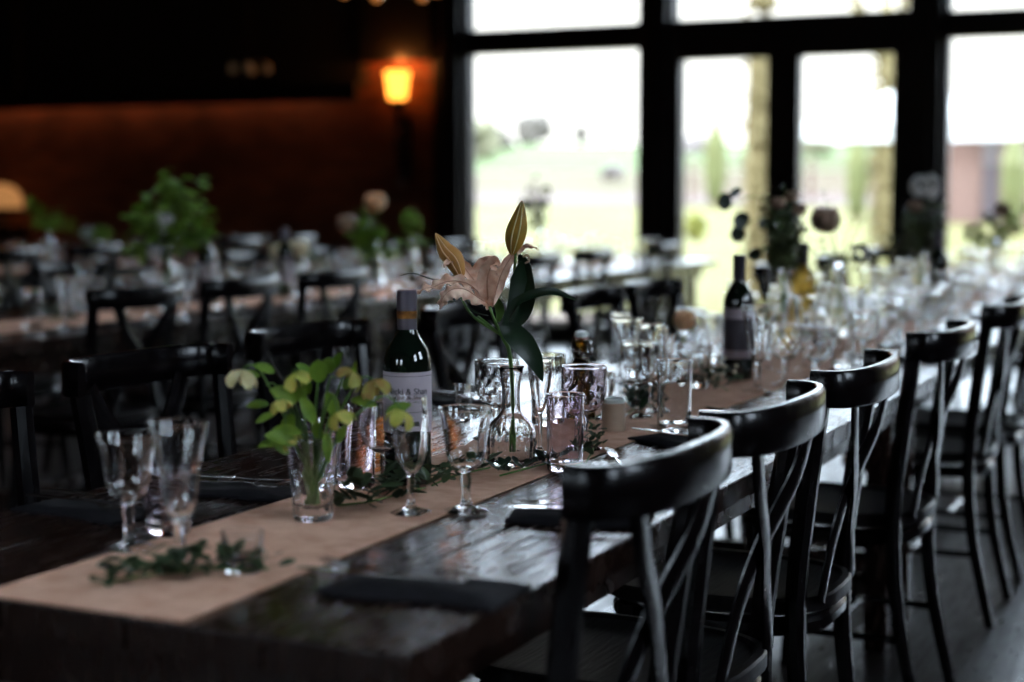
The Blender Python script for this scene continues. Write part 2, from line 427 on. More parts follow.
def frame_opening(name, axis, at, a, b, z0, z1):
    bm = B(); e = .07; s = 1 if at > 0 else -1; t0, t1 = sorted((at + s*.03, at + s*.13))
    def bx(p, q, r, u):
        if axis == 'x': add_box(bm, t0, t1, p, q, r, u, .005)
        else: add_box(bm, p, q, t0, t1, r, u, .005)
    bx(a, a+e, z0, z1); bx(b-e, b, z0, z1); bx(a, b, z0, z0+e); bx(a, b, z1-e, z1); bx((a+b)/2-.03, (a+b)/2+.03, z0, z1); bx(a, b, (z0+z1)/2, (z0+z1)/2+.05)
    o = struct(name, bm, M['frame'])
    bm = B(); m0 = (t0+t1)/2
    if axis == 'x': add_box(bm, m0-.003, m0+.003, a+.01, b-.01, z0+.01, z1-.01)
    else: add_box(bm, a+.01, b-.01, m0-.003, m0+.003, z0+.01, z1-.01)
    obj('window_pane', bm, M['pane'], o, False)
k = 4
for h in REAR: frame_opening('window_%d' % k, 'y', YB, *h); k += 1
for h in RIGHT: frame_opening('window_%d' % k, 'x', XR, *h); k += 1

# dark boarded gallery front above the brick, with the beam at its foot
bm = B(); add_box(bm, XL+.01, -6.98, W-.10, W-.005, 2.12, ZC-.01); struct('trim_6', bm, M['clad'])
bm = B(); add_box(bm, XL+.01, -6.97, W-.20, W-.165, 1.98, 2.14, .006); add_box(bm, XL+.01, -6.97, W-.164, W-.003, 2.12, 2.14); struct('trim_7', bm, M['beam'])
bm = B(); add_box(bm, -6.965, -6.305, W-.14, W-.003, 2.30, ZC-.01); struct('trim_8', bm, M['beam'])
bm = B(); add_box(bm, -10.9, -10.6, W-.24, W-.103, 2.15, ZC-.01, .01); struct('trim_9', bm, M['beam'])
bm = B(); add_box(bm, XL+.005, XW0-.01, W-.035, W-.002, 0, .14, .005); struct('baseboard_end', bm, M['beam'])
bm = B(); add_box(bm, XL+.002, XL+.03, YB+.01, W-.01, 0, .14, .005); struct('baseboard_left', bm, M['beam'])

# wall torch
sc = thing('wall_sconce', 'lit amber torch lamp on the brick wall left of the windows', 'wall lamp', (-6.60, W-.16, 1.26))
bm = B(); add_lathe(bm, [(.035,.70),(.075,.73),(.10,.93),(.105,.95),(.098,.95),(.092,.93),(.068,.74),(.03,.71)], 24); obj('lamp_shade', bm, M['shade'], sc)
bm = B(); add_ball(bm, (0,0,.82), .05, 1, 1, 1.4); obj('bulb', bm, M['shadecore'], sc)
bm = B(); add_lathe(bm, [(0,.60),(.03,.61),(.055,.66),(.06,.69),(.085,.70),(.085,.715),(0,.715)], 20); add_tube(bm, smooth_path([(0,0,.62),(0,0,.35),(.01,.0,.1),(.03,0,.02)]), [.016,.014,.01], 10); obj('bracket', bm, M['iron'], sc)
bm = B(); add_ball(bm, (.035,0,.03), .03, 1, 1, 1.2); add_tube(bm, [(.03,0,.12),(.03,.14,.12)], .008, 8); add_tube(bm, [(.0,0,.5),(0,.14,.5)], .01, 8); obj('finial', bm, M['greyiron'], sc)
bm = B(); add_box(bm, -.04, .04, .125, .158, .05, .6, .006); obj('back_plate', bm, M['iron'], sc)
def lamp(name, loc, col, e, r, parent=None):
    l = bpy.data.lights.new(name, 'POINT'); l.color = col; l.energy = e; l.shadow_soft_size = r
    o = bpy.data.objects.new(name, l); C.objects.link(o); o.location = loc
    if parent: o.parent = parent
    return o
# warm strip lamp tucked into the hollow of the beam, washing the brick below
st_ = thing('strip_lamp', 'warm strip lamp hidden inside the dark beam above the brick wall', 'lamp', (-9.9, W-.09, 2.105))
bm = B(); add_box(bm, -2.7, 2.7, -.02, .02, 0, .014, .002); obj('housing', bm, M['iron'], st_)
al = bpy.data.lights.new('strip_light', 'AREA'); al.shape = 'RECTANGLE'; al.size = 5.2; al.size_y = .02; al.energy = 4.5; al.color = (1,.45,.2)
ao = bpy.data.objects.new('strip_light', al); C.objects.link(ao); ao.parent = st_; ao.location = (0, 0, -.003)
lamp('bulb_light', (0, 0, 1.02), (1,.35,.08), 9, .05, sc)

# chandeliers hung high, only their lowest candles in view
def chandelier(loc, R, n, label, bulbm, drop, ph=0, bulbs=None):
    t = thing('chandelier', label, 'chandelier', loc)
    bm = B()
    ring = [(R*math.cos(a), R*math.sin(a), 0) for a in [2*PI*i/32 for i in range(33)]]
    add_tube(bm, ring, .014, 8)
    for i in range(3):
        a = 2*PI*i/3; add_tube(bm, [(R*math.cos(a), R*math.sin(a), 0), (0, 0, .5)], .006, 6)
    obj('ring', bm, M['iron'], t)
    bm = B(); add_tube(bm, [(0,0,.5), (0,0,ZC-loc[2]-.0)], .008, 6); obj('chain', bm, M['iron'], t)
    for i in range(n):
        a = 2*PI*i/n + ph
        bm = B(); add_lathe(bm, [(0,-.075),(.02,-.07),(.035,-.045),(.03,-.01),(.014,.01),(0,.012)], 14, o=(R*math.cos(a), R*math.sin(a), -.01)); obj('bulb', bm, bulbm, t)
    return t
p = on_y(391, 0, 9.0); chandelier((p.x, 9.0, p.z+.105), .30, 6, 'iron ring chandelier with amber bulbs at top edge above the torch lamp', M['bulb'], 0, .3)
p = on_y(250, 68, 11.2); chandelier((p.x, 11.2, p.z+.04), .14, 4, 'small dim chandelier against the dark boards at upper left', M['bulbdim'], 0, .5)

# glowing lamp at the far left, on a sideboard
sb = thing('sideboard', 'dark wooden sideboard against the brick wall at far left', 'sideboard', (-11.5, W-.35, 0))
bm = B(); add_box(bm, -.8, .8, -.22, .3, .12, .86, .01); obj('body', bm, M['beam'], sb)
bm = B(); add_box(bm, -.84, .84, -.26, .31, .861, .90, .008); obj('top', bm, M['table'], sb)
for s in (-1, 1):
    bm = B(); add_box(bm, min(s*.02, s*.76), max(s*.02, s*.76), -.24, -.221, .18, .82, .006); d = obj('door', bm, M['clad'], sb)
    bm = B(); add_ball(bm, (s*.08, -.255, .5), .016, sub=2); obj('knob', bm, M['greyiron'], d)
    for y in (-.18, .26):
        bm = B(); add_tube(bm, [(s*.74, y, 0), (s*.74, y, .13)], [.02,.028], 8); obj('leg', bm, M['beam'], sb)
tl = thing('table_lamp', 'low dome wicker lamp glowing warm at the far left edge', 'lamp', (-10.68, W-.38, .901))
bm = B(); add_lathe(bm, [(.0,0),(.09,0),(.09,.015),(.02,.03),(.015,.19),(0,.19)], 20); obj('base', bm, M['iron'], tl)
bm = B()
add_lathe(bm, [(.20,.17),(.205,.22),(.18,.31),(.12,.37),(.04,.395),(.04,.388),(.115,.362),(.173,.305),(.198,.22),(.193,.17)], 28); obj('lamp_shade', bm, M['wicker'], tl)
bm = B(); add_ball(bm, (0,0,.24), .04); obj('bulb', bm, M['shadecore'], tl)
lamp('bulb_light', (0,0,.24), (1,.45,.15), 1.5, .04, tl)

# ------------------------------------------------------------------ chairs
ST = .485
def make_chair():
    t = thing('cross_back_chair', 'x', 'chair')
    # seat: rounded, wider at the front, with a raised rim
    def outline(k, zed):
        pts = []
        for i in range(40):
            a = 2*PI*i/40
            c, s = math.cos(a), math.sin(a)
            w = (.192 + .022*s) * k
            x = w * (abs(c)**.55) * (1 if c > 0 else -1)
            y = .218 * k * (abs(s)**.6) * (1 if s > 0 else -1)
            pts.append((x, y + .018, zed))
        return pts
    bm = B()
    rings = [[bm.verts.new(p) for p in outline(k, z)] for k, z in ((.93, ST-.034), (1, ST-.026), (1.0, ST-.004), (.985, ST), (.93, ST), (.90, ST-.006), (.5, ST-.009))]
    for a, b in zip(rings, rings[1:]):
        for i in range(40): bm.faces.new((a[i], a[(i+1) % 40], b[(i+1) % 40], b[i]))
    bm.faces.new(rings[0][::-1]); bm.faces.new(rings[-1])
    obj('seat', bm, M['seatwood'], t)
    for s in (-1, 1):
        # front leg
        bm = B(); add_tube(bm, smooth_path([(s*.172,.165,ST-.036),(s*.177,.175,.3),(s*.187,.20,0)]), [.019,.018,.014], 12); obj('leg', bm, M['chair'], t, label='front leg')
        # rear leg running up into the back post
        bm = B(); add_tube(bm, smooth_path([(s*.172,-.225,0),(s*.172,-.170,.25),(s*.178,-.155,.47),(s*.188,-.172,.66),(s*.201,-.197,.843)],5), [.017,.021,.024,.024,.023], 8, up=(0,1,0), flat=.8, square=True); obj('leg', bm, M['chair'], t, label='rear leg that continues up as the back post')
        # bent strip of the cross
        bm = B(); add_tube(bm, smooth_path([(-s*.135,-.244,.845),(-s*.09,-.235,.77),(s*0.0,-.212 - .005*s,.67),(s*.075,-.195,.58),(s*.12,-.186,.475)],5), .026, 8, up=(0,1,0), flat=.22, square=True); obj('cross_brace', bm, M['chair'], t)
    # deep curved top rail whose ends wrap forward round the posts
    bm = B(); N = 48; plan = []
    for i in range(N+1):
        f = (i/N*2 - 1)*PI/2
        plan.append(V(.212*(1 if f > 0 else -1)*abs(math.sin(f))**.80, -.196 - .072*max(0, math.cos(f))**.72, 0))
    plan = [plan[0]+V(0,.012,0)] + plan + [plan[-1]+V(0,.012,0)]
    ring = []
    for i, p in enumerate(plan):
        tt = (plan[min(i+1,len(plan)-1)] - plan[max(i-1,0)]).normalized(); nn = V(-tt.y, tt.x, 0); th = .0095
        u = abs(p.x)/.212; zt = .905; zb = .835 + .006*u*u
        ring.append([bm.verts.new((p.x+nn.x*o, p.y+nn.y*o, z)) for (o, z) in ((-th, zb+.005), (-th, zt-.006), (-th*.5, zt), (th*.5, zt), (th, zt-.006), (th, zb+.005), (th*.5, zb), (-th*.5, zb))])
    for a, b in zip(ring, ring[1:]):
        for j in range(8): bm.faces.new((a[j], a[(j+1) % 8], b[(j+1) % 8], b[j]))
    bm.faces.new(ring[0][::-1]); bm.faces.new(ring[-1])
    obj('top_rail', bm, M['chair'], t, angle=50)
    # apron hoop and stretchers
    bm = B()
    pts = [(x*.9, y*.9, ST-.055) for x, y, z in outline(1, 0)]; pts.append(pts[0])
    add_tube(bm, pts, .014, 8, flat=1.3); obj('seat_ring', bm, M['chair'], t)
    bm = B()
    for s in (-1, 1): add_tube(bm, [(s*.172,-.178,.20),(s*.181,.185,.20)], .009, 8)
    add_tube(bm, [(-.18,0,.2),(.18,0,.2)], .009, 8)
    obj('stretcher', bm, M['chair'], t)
    return t
chair0 = make_chair(); used = [False]
def place_chair(x, y, rz, label, group=None):
    if not used[0]:
        used[0] = True; chair0.location = (x, y, 0); chair0.rotation_euler = (0, 0, rz); chair0['label'] = label
        if group: chair0['group'] = group
        return chair0
    c = dup(chair0, (x, y, 0), rz, label, group)
    if not group and 'group' in c.keys(): del c['group']
    return c
# near side of the front table (backs to the right); chair faces -X
RS = [(1.885,'nearest dark cross back chair at the front table, its back large in the foreground'),
      (2.375,'second dark cross back chair from the front on the right of the table'),
      (2.95,'third dark cross back chair on the right, left of the tallest looking back'),
      (3.80,'fourth chair on the right side, bent rail against the crowd of glasses'),
      (4.76,'fifth chair on the right side, its rail below the dark far bottle'),
      (5.35,'sixth chair on the right side, cut by the right edge of the photo')]
for y, l in RS: place_chair(-.90, y, PI/2 + random.uniform(-.03,.03), l, 'dark cross back chairs along the right of the front table')
# left side of the front table, facing +X, pulled out
LS = [(1.95,-1.74,.02,'black chair cut by the left edge, nearest on the far side of the front table'),
      (2.50,-1.74,-.06,'black chair behind the two front goblets, pale glare on its rail corner'),
      (3.17,-1.80,-.05,'black chair with broad rail left of the labelled wine bottle'),
      (3.98,-1.80,0,'black chair directly behind the lily flower'),
      (4.78,-1.74,.02,'black chair behind the swing top bottle on the far side of the front table'),
      (5.32,-1.74,-.03,'black chair left of the red wine bottle, rail against the pale table'),
      (6.90,-1.76,0,'black chair rail behind the tall eucalyptus bouquet'),
      (7.95,-1.76,.03,'black chair rail right of the tall eucalyptus bouquet'),
      (9.0,-1.76,0,'farthest black chair of the front table, before the door post')]
for y, x, r, l in LS: place_chair(x, y, -PI/2 + r, l, 'black chairs along the left of the front table')
# second row, right side
R2 = [(4.32,'black chair at the second table, leftmost of the three in a row'),
      (4.91,'black chair at the second table, middle of the three in a row'),
      (5.56,'black chair at the second table, rightmost of the three in a row'),
      (6.85,'black chair at the second table hidden behind the lily flower'),
      (7.55,'black chair at the second table seen just right of the lily, against the window light'),
      (8.3,'black chair at the second table in front of the left window pane'),
      (9.4,'brightly rimmed chair at the second table in front of the thick window post')]
for y, l in R2: place_chair(-3.60, y, PI/2 + random.uniform(-.04,.04), l, 'black chairs along the second table')
G2 = 'dark chairs on the far side of the second table'
for y in (4.9, 5.6, 7.0, 7.7, 8.5, 9.4): place_chair(-4.56, y, -PI/2 + random.uniform(-.04,.04), 'dark blurred chair on the far side of the second table', G2)
G3 = 'dark chairs along the third table'
for y in (5.7, 7.0, 7.7, 8.4, 9.2, 9.9): place_chair(-6.56, y, PI/2 + random.uniform(-.04,.04), 'dark blurred chair at the third table below the brick wall', G3)

# ------------------------------------------------------------------ tables
def make_table(x0, x1, y0, y1, label, legs=True):
    t = thing('trestle_table', label, 'table', ((x0+x1)/2, y0, 0), 0, 'long dark wooden dining tables')
    w = x1-x0; L = y1-y0; h = w/2
    bm = B(); n = 5; pw = w/n
    for i in range(n):
        a = -h + i*pw
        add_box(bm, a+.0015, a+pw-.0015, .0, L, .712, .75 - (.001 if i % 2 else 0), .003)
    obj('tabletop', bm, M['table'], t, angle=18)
    bm = B()
    add_box(bm, -h+.09, h-.09, .06, .085, .63, .711); add_box(bm, -h+.09, h-.09, L-.085, L-.06, .63, .711)
    add_box(bm, -h+.09, -h+.115, .085, L-.085, .63, .711); add_box(bm, h-.115, h-.09, .085, L-.085, .63, .711)
    obj('apron', bm, M['table'], t)
    for sx in (-1, 1):
        for y in (.10, L-.10-.06):
            bm = B(); x = sx*(h-.15); add_box(bm, x-.03, x+.03, y, y+.06, 0, .711, .005); obj('leg', bm, M['table'], t)
    bm = B(); add_box(bm, -h+.16, h-.16, .115, .145, .12, .2, .004); add_box(bm, -h+.16, h-.16, L-.145, L-.115, .12, .2, .004); add_box(bm, -.03, .03, .145, L-.145, .13, .19, .004); obj('stretcher', bm, M['table'], t)
    return t
def runner(x0, x1, y0, y1, label, z=.7502, ends=True, wav=.012):
    bm = B(); N = int((y1-y0)/.06); top = []; bot = []
    for i in range(N+1):
        y = y0 + (y1-y0)*i/N
        a = x0 + wav*math.sin(y*2.3+1) ; b = x1 + wav*math.sin(y*1.9)
        ra = []; rb = []
        for k in range(7):
            x = a + (b-a)*k/6
            h = .0012 + .0012*math.sin(y*5+k*1.3)*math.sin(y*2+k)
            ra.append(bm.verts.new((x, y, z+.001+max(0,h)))); rb.append(bm.verts.new((x, y, z)))
        top.append(ra); bot.append(rb)
    for i in range(N):
        for k in range(6):
            bm.faces.new((top[i][k], top[i][k+1], top[i+1][k+1], top[i+1][k])); bm.faces.new((bot[i][k], bot[i+1][k], bot[i+1][k+1], bot[i][k+1]))
        bm.faces.new((top[i][0], top[i+1][0], bot[i+1][0], bot[i][0])); bm.faces.new((top[i][6], bot[i][6], bot[i+1][6], top[i+1][6]))
    for j in (0, N):
        for k in range(6): bm.faces.new((top[j][k], top[j][k+1], bot[j][k+1], bot[j][k]))
    return tag(obj('table_runner', bm, M['runner'], None), label, 'table runner')
TX0, TX1 = -1.655, -.763
make_table(TX0, TX1, 1.39, 4.355, 'long dark plank table in the foreground under the brown runner')
make_table(TX0, TX1, 4.365, 7.42, 'dark table continuing the front one, beyond the two wine bottles')
make_table(TX0, TX1, 7.43, 10.5, 'far end of the front row of tables, nearest the doors')
runner(-1.318, -1.05, 1.392, 10.3, 'brown runner along the front row of tables, cut edge at lower left')
ROWS = [(-4.38, -3.49, 'second'), (-7.34, -6.45, 'third'), (-10.3, -9.41, 'fourth')]
for x0, x1, nm in ROWS:
    make_table(x0, x1, 2.6, 6.4, 'near table of the %s row, dark wood' % nm)
    make_table(x0, x1, 6.41, 10.8, 'far table of the %s row toward the wall, dark wood' % nm)
    c = (x0+x1)/2
    runner(c-.17, c+.17, 2.7, 10.3, 'pale brown runner along the %s row of tables' % nm)
TZ = .7506

# ------------------------------------------------------------------ glassware
def prof_stem(H, R, hs, rf, bowl, rs=.0042, th=.0016, base=.0):
    """stemmed glass; bowl = list of (t, k) from bowl foot to rim"""
    out = [(0, 0), (rf*.6, .0), (rf, .0), (rf, .0018), (rf*.7, .004), (rf*.3, .008), (rs*1.2, .014), (rs, .022), (rs, hs*.6), (rs*1.35, hs*.8), (rs*1.1, hs*.92)]
    hb = H - hs
    nb = 14; ts = interp([b[0] for b in bowl], nb); 
    ks = interp([b[1] for b in bowl], nb)
    o2 = [(max(R*k, rs*1.2), hs + hb*t) for t, k in zip(ts, ks)]
    i2 = [(max(r - th - (.0012 if i < 4 else 0), .0005), z) for i, (r, z) in enumerate(o2[:-1])][::-1]
    i2 = [(R*ks[-1]-.0014, H-.0003), (R*ks[-1]-.0019, H-.001)] + i2
    inner = [(r, max(z, hs + .006)) for r, z in i2[:-1]] + [(0, hs + .006)]
    o2[-1] = (o2[-1][0], H-.0022); o2 += [(R*ks[-1]+.0006, H-.0016), (R*ks[-1]+.0007, H-.0008), (R*ks[-1]+.0002, H-.0001), (R*ks[-1]-.0006, H)]
    return out + o2, inner
def glass_mesh(kind, m):
    bm = B()
    if kind == 'goblet':      # pressed bistro goblet with flutes at the foot of the bowl
        H, R, hs = .150, .0395, .058
        o, i = prof_stem(H, R, hs, .032, [(0,.12),(.06,.42),(.14,.62),(.3,.74),(.55,.80),(.8,.9),(1,1)], rs=.006, th=.002)
        def md(a, z, k): return 1 + (.025*abs(math.cos(5*a)) * max(0, min(1, (H-.05-z)/.03)) if z > .05 and z < H*.82 and k < len(o) else (.06*math.cos(6*a) if .02 < z < .055 and k < len(o) else 0))
        add_lathe(bm, o + i, 40, md)
    elif kind == 'trumpet':
        H, R, hs = .182, .036, .060
        o, i = prof_stem(H, R, hs, .033, [(0,.15),(.08,.42),(.2,.55),(.45,.66),(.75,.84),(1,1)], rs=.006, th=.0018)
        def md(a, z, k): return 1 + (.03*abs(math.cos(5*a)) * max(0, min(1, (H-.03-z)/.04)) if z > .05 and k < len(o) else 0)
        add_lathe(bm, o + i, 40, md)
    elif kind == 'flute':
        H, R, hs = .168, .0255, .052
        o, i = prof_stem(H, R, hs, .030, [(0,.12),(.08,.45),(.22,.78),(.45,.98),(.7,1.0),(1,.92)], rs=.0045)
        def md(a, z, k): return 1 + (.025*abs(math.cos(5*a)) if .05 < z < H-.05 and k < len(o) else 0)
        add_lathe(bm, o + i, 40, md)
    elif kind == 'wine':
        H, R, hs = .155, .038, .062
        o, i = prof_stem(H, R, hs, .033, [(0,.1),(.07,.5),(.2,.85),(.4,1.0),(.65,.98),(1,.84)], rs=.004, th=.0012)
        add_lathe(bm, o + i, 32)
    elif kind == 'slim':
        H, R, hs = .172, .023, .072
        o, i = prof_stem(H, R, hs, .029, [(0,.1),(.1,.35),(.3,.62),(.6,.85),(1,1)], rs=.0035, th=.0012)
        add_lathe(bm, o + i, 32)
    elif kind == 'crystal':   # diamond cut bowl
        H, R, hs = .150, .0415, .062
        o, i = prof_stem(H, R, hs, .034, [(0,.16),(.07,.55),(.2,.82),(.4,.96),(.7,1.0),(1,.98)], rs=.006, th=.002)
        # finer bowl rows for the cutting
        k0 = 11; bowl = o[k0:]; fine = []
        for a, b in zip(bowl, bowl[1:]):
            fine += [a, ((a[0]+b[0])/2, (a[1]+b[1])/2)]
        fine.append(bowl[-1]); o = o[:k0] + fine
        def md(a, z, k):
            if k >= len(o) or z < hs or z > H-.018: return 1
            q = abs(math.sin(6*a + z*115)) + abs(math.sin(6*a - z*115))
            return 1 - .038*(1 - min(1, q*.75))*min(1, (z-hs)/.01)
        add_lathe(bm, o + i, 72, md)
    elif kind == 'sherry':
        H, R, hs = .095, .023, .035
        o, i = prof_stem(H, R, hs, .023, [(0,.2),(.15,.6),(.4,.9),(1,1)], rs=.005, th=.0018)
        def md(a, z, k): return 1 + (.05*math.cos(9*a) if z > hs and z < H-.012 and k < len(o) else 0)
        add_lathe(bm, o + i, 54, md)
    elif kind == 'highball':
        R, H = .0315, .128
        add_lathe(bm, [(0,0),(R*.8,0),(R*.93,.002),(R*.97,.010),(R*.955,.016),(R*.96,.03),(R*.98,.08),(R-.0001,H-.003),(R+.0006,H-.0018),(R+.0007,H-.0008),(R,H-.0001),(R-.001,H),(R-.0018,H-.0005),(R-.0022,H-.0015),(R*.98-.0024,.08),(R*.94-.003,.028),(R*.85,.016),(0,.014)], 40)
    elif kind == 'tumbler':
        R, H = .037, .088
        def md(a, z, k): return 1 + (.02*abs(math.cos(6*a)) if k < 7 and z < H-.02 else 0)
        add_lathe(bm, [(0,0),(R*.72,0),(R*.80,.002),(R*.82,.012),(R*.86,.035),(R*.92,.06),(R-.0001,H-.003),(R+.0006,H-.0018),(R+.0007,H-.0008),(R,H-.0001),(R-.001,H),(R-.0019,H-.0005),(R-.0024,H-.0015),(R*.92-.003,.06),(R*.84-.003,.03),(R*.7,.014),(0,.012)], 48, md)
    elif kind == 'cutvase':
        R, H = .041, .120
        rows = [(0,0),(R*.62,0),(R*.68,.003)] + [(R*(.68+.32*(t**1.4)), .003+(H-.004)*t) for t in [i/24 for i in range(1,25)]]
        k1 = len(rows)
        rows += [(R-.001,H)] + [(R*(.68+.32*(t**1.4))-.0032, .003+(H-.004)*t) for t in [i/24 for i in range(24,3,-1)]] + [(0,.016)]
        def md(a, z, k):
            if k >= k1 or z < .006: return 1
            amp = .05 if z < H*.62 else .018
            return 1 - amp*(1 - abs(math.sin(6*a + (z*70 if z < H*.62 else 0))))
        add_lathe(bm, rows, 72, md)
    elif kind == 'votive':
        R, H = .026, .05
        add_lathe(bm, [(0,0),(R*.85,0),(R*.9,.002),(R,H),(R-.002,H),(R*.86,.01),(0,.008)], 32)
    elif kind == 'carafe':
        rows = [(0,0),(.034,0),(.038,.004)] + [(.0415 - .0003*abs(i-7), .006+i*.005) for i in range(12)] + [(.040,.066),(.034,.074),(.024,.082),(.0165,.092),(.0150,.105),(.0150,.125),(.0160,.142),(.0185,.158),(.0225,.168)]
        k1 = len(rows)
        inner = [(.0205,.1675),(.0165,.157),(.014,.14),(.013,.125),(.013,.105),(.0145,.093),(.022,.080),(.032,.071),(.0375,.062),(.038,.045),(.038,.02),(.034,.009),(0,.009)]
        def md(a, z, k): return 1 + (.045*(1 if (int(a/(2*PI)*40) % 2) else 0)*(1 if (int(z/.005) % 3) else .3) if k < k1 and .008 < z < .062 else 0)
        add_lathe(bm, rows + inner, 80, md)
    elif kind == 'bottlevase':
        R = .038
        add_lathe(bm, [(0,0),(R*.95,0),(R,.004),(R,.12),(R*.85,.15),(.016,.185),(.0145,.2),(.0145,.235),(.0175,.24),(.0175,.245),(.012,.245),(.012,.2),(.014,.183),(R*.8,.147),(R-.003,.12),(R-.003,.008),(0,.007)], 32)
    return mesh(kind, bm, m, True, 80)
NAMES = dict(goblet='wine_goblet', trumpet='water_goblet', flute='champagne_flute', wine='wine_glass', slim='champagne_flute', crystal='cut_crystal_goblet', sherry='sherry_glass', highball='highball_glass', tumbler='tumbler', cutvase='cut_glass_vase', votive='votive_glass', carafe='carafe_vase', bottlevase='bottle_vase')
CATS = dict(cutvase='vase', carafe='vase', bottlevase='vase', votive='candle holder')
GM = {}
def glass(kind, x, y, label, group=None, s=1, tint='glass', rz=None):
    key = (kind, tint)
    if key not in GM: GM[key] = glass_mesh(kind, M[tint])
    o = obj(NAMES[kind], GM[key], None)
    zz = TZ + (.0018 if on_runner(x) else 0)
    o.location = (x, y, zz); o.scale = (s, s, s); o.rotation_euler = (0, 0, random.uniform(0, 6) if rz is None else rz)
    PLACED.append((x, y, .04*s))
    return tag(o, label, CATS.get(kind, 'glass'), group)
PLACED = []
def on_runner(x):
    return (-1.34 < x < -1.03) or any(abs(x-(a+b)/2) < .19 for a, b, _ in ROWS)
def T(px, py): 
    p = on_z(px, py, .7515); return p.x, p.y

glass('goblet', *T(129,548), 'fluted goblet at lower left, front of the table, left of two')
glass('trumpet', *T(181,570), 'tall flared goblet at lower left standing in the leaf sprig')
glass('tumbler', *T(168,534), 'plain tumbler half hidden behind the tall front goblet', s=1.0, tint='glasspink')
glass('votive', *T(243,572), 'small clear votive glass behind the front leaf sprig')
hv = glass('cutvase', *T(313,520), 'cut glass vase holding the green hellebores')
glass('highball', *T(356,487), 'highball glass behind the hellebore vase, pinkish thick base', tint='glasspink')
glass('tumbler', *T(327,478), 'cut tumbler behind the hellebore leaves', s=1.1)
glass('wine', *T(383,492), 'round wine glass in front left of the labelled bottle', s=.95)
glass('flute', *T(411,513), 'champagne flute in front of the labelled wine bottle')
glass('goblet', *T(466,511), 'fluted goblet with flared rim right of the labelled bottle', s=1.0)
glass('crystal', *T(497,441), 'cut crystal goblet behind the lily carafe', s=1.0)
lv = glass('carafe', *T(511,466), 'ribbed carafe vase holding the lily')
glass('slim', *T(540,456), 'slim champagne flute right of the lily carafe')
glass('highball', *T(565,471), 'straight highball glass with pink rim, front of the lily group', tint='glasspink')
glass('highball', *T(548,425), 'highball glass behind the lily leaf', s=1.1)
glass('crystal', *T(584,449), 'large diamond cut goblet with pinkish glint beside the swing top bottle', tint='glasspink')
glass('sherry', *T(604,419), 'tiny ribbed sherry glass behind the brown jar')
glass('trumpet', *T(626,400), 'tall flared goblet behind the brown jar')
glass('wine', *T(637,417), 'round wine glass left of the right hand highball')
glass('flute', *T(651,412), 'champagne flute behind the right hand highball', s=1.1)
glass('highball', *T(674,432), 'tall straight highball left of the second chair rail', s=1.08)
glass('tumbler', *T(656,378), 'short tumbler left of the peach rose', s=1.25)
glass('tumbler', *T(694,388), 'round tumbler below the peach rose', s=1.15)
glass('crystal', *T(706,372), 'cut goblet just left of the red wine bottle')
glass('goblet', *T(768,372), 'goblet just right of the red wine bottle')
glass('crystal', *T(817,388), 'cut crystal glass above the second chair rail, right of the red wine bottle')
glass('highball', *T(463,418), 'low clear glass on the table behind the flared goblet', s=.55)

def clear(x, y, r=.042):
    return all((x-a)**2 + (y-b)**2 > (r+c)**2 for a, b, c in PLACED)
# ------------------------------------------------------------------ bottles
def bottle_profile(H=.305, R=.0375):
    return [(0,.004),(R*.8,0),(R*.97,.003),(R,.010),(R,.185),(R*.97,.198),(R*.84,.215),(R*.6,.229),(R*.43,.24),(.0148,.252),(.0142,H-.012),(.0155,H-.010),(.0155,H-.001),(.012,H),(0,H)]
def bottle(x, y, label, body, caps, lab, capz=.235, name='wine_bottle', twocol=False, group=None):
    t = thing(name, label, 'bottle', (x, y, TZ + (.002 if on_runner(x) else 0)), 0, group)
    bm = B(); add_lathe(bm, bottle_profile(), 40); obj('body', bm, body, t)
    bm = B(); add_lathe(bm, [(.0156,capz),(.0158,.305),(.014,.3072),(0,.3072)], 32) ; add_lathe(bm, [(.0163,.292),(.0163,.3)], 32); obj('capsule', bm, caps, t)
    PLACED.append((x, y, .04)); return t
bx, by = T(408, 484)
b1 = bottle(bx, by, 'dark wine bottle with white typewritten label and grey screw cap', M['glassgreen'], M['foil'], None, .243)
bm = B(); add_lathe(bm, [(.0162,.262),(.0162,.274)], 32); obj('cap_band', bm, M['foilgold'], b1, label='copper band')
vdir = math.atan2(-by, -bx)
def arc_label(bmx, R, z0, z1, a0, a1, n=28):
    lo, hi = [], []; lo2, hi2 = [], []
    for i in range(n+1):
        a = a0 + (a1-a0)*i/n; c, s = math.cos(a), math.sin(a)
        lo.append(bmx.verts.new((R*c, R*s, z0))); hi.append(bmx.verts.new((R*c, R*s, z1)))
        lo2.append(bmx.verts.new(((R+.0004)*c, (R+.0004)*s, z0))); hi2.append(bmx.verts.new(((R+.0004)*c, (R+.0004)*s, z1)))
    for i in range(n):
        bmx.faces.new((lo2[i], lo2[i+1], hi2[i+1], hi2[i])); bmx.faces.new((lo[i], hi[i], hi[i+1], lo[i+1]))
        bmx.faces.new((hi[i], hi2[i], hi2[i+1], hi[i+1])); bmx.faces.new((lo[i], lo[i+1], lo2[i+1], lo2[i]))
    bmx.faces.new((lo[0], lo2[0], hi2[0], hi[0])); bmx.faces.new((lo[-1], hi[-1], hi2[-1], lo2[-1]))
bm = B(); arc_label(bm, .0377, .085, .180, vdir-1.5, vdir+1.5); lb = obj('label', bm, M['paper'], b1, label='white paper label')
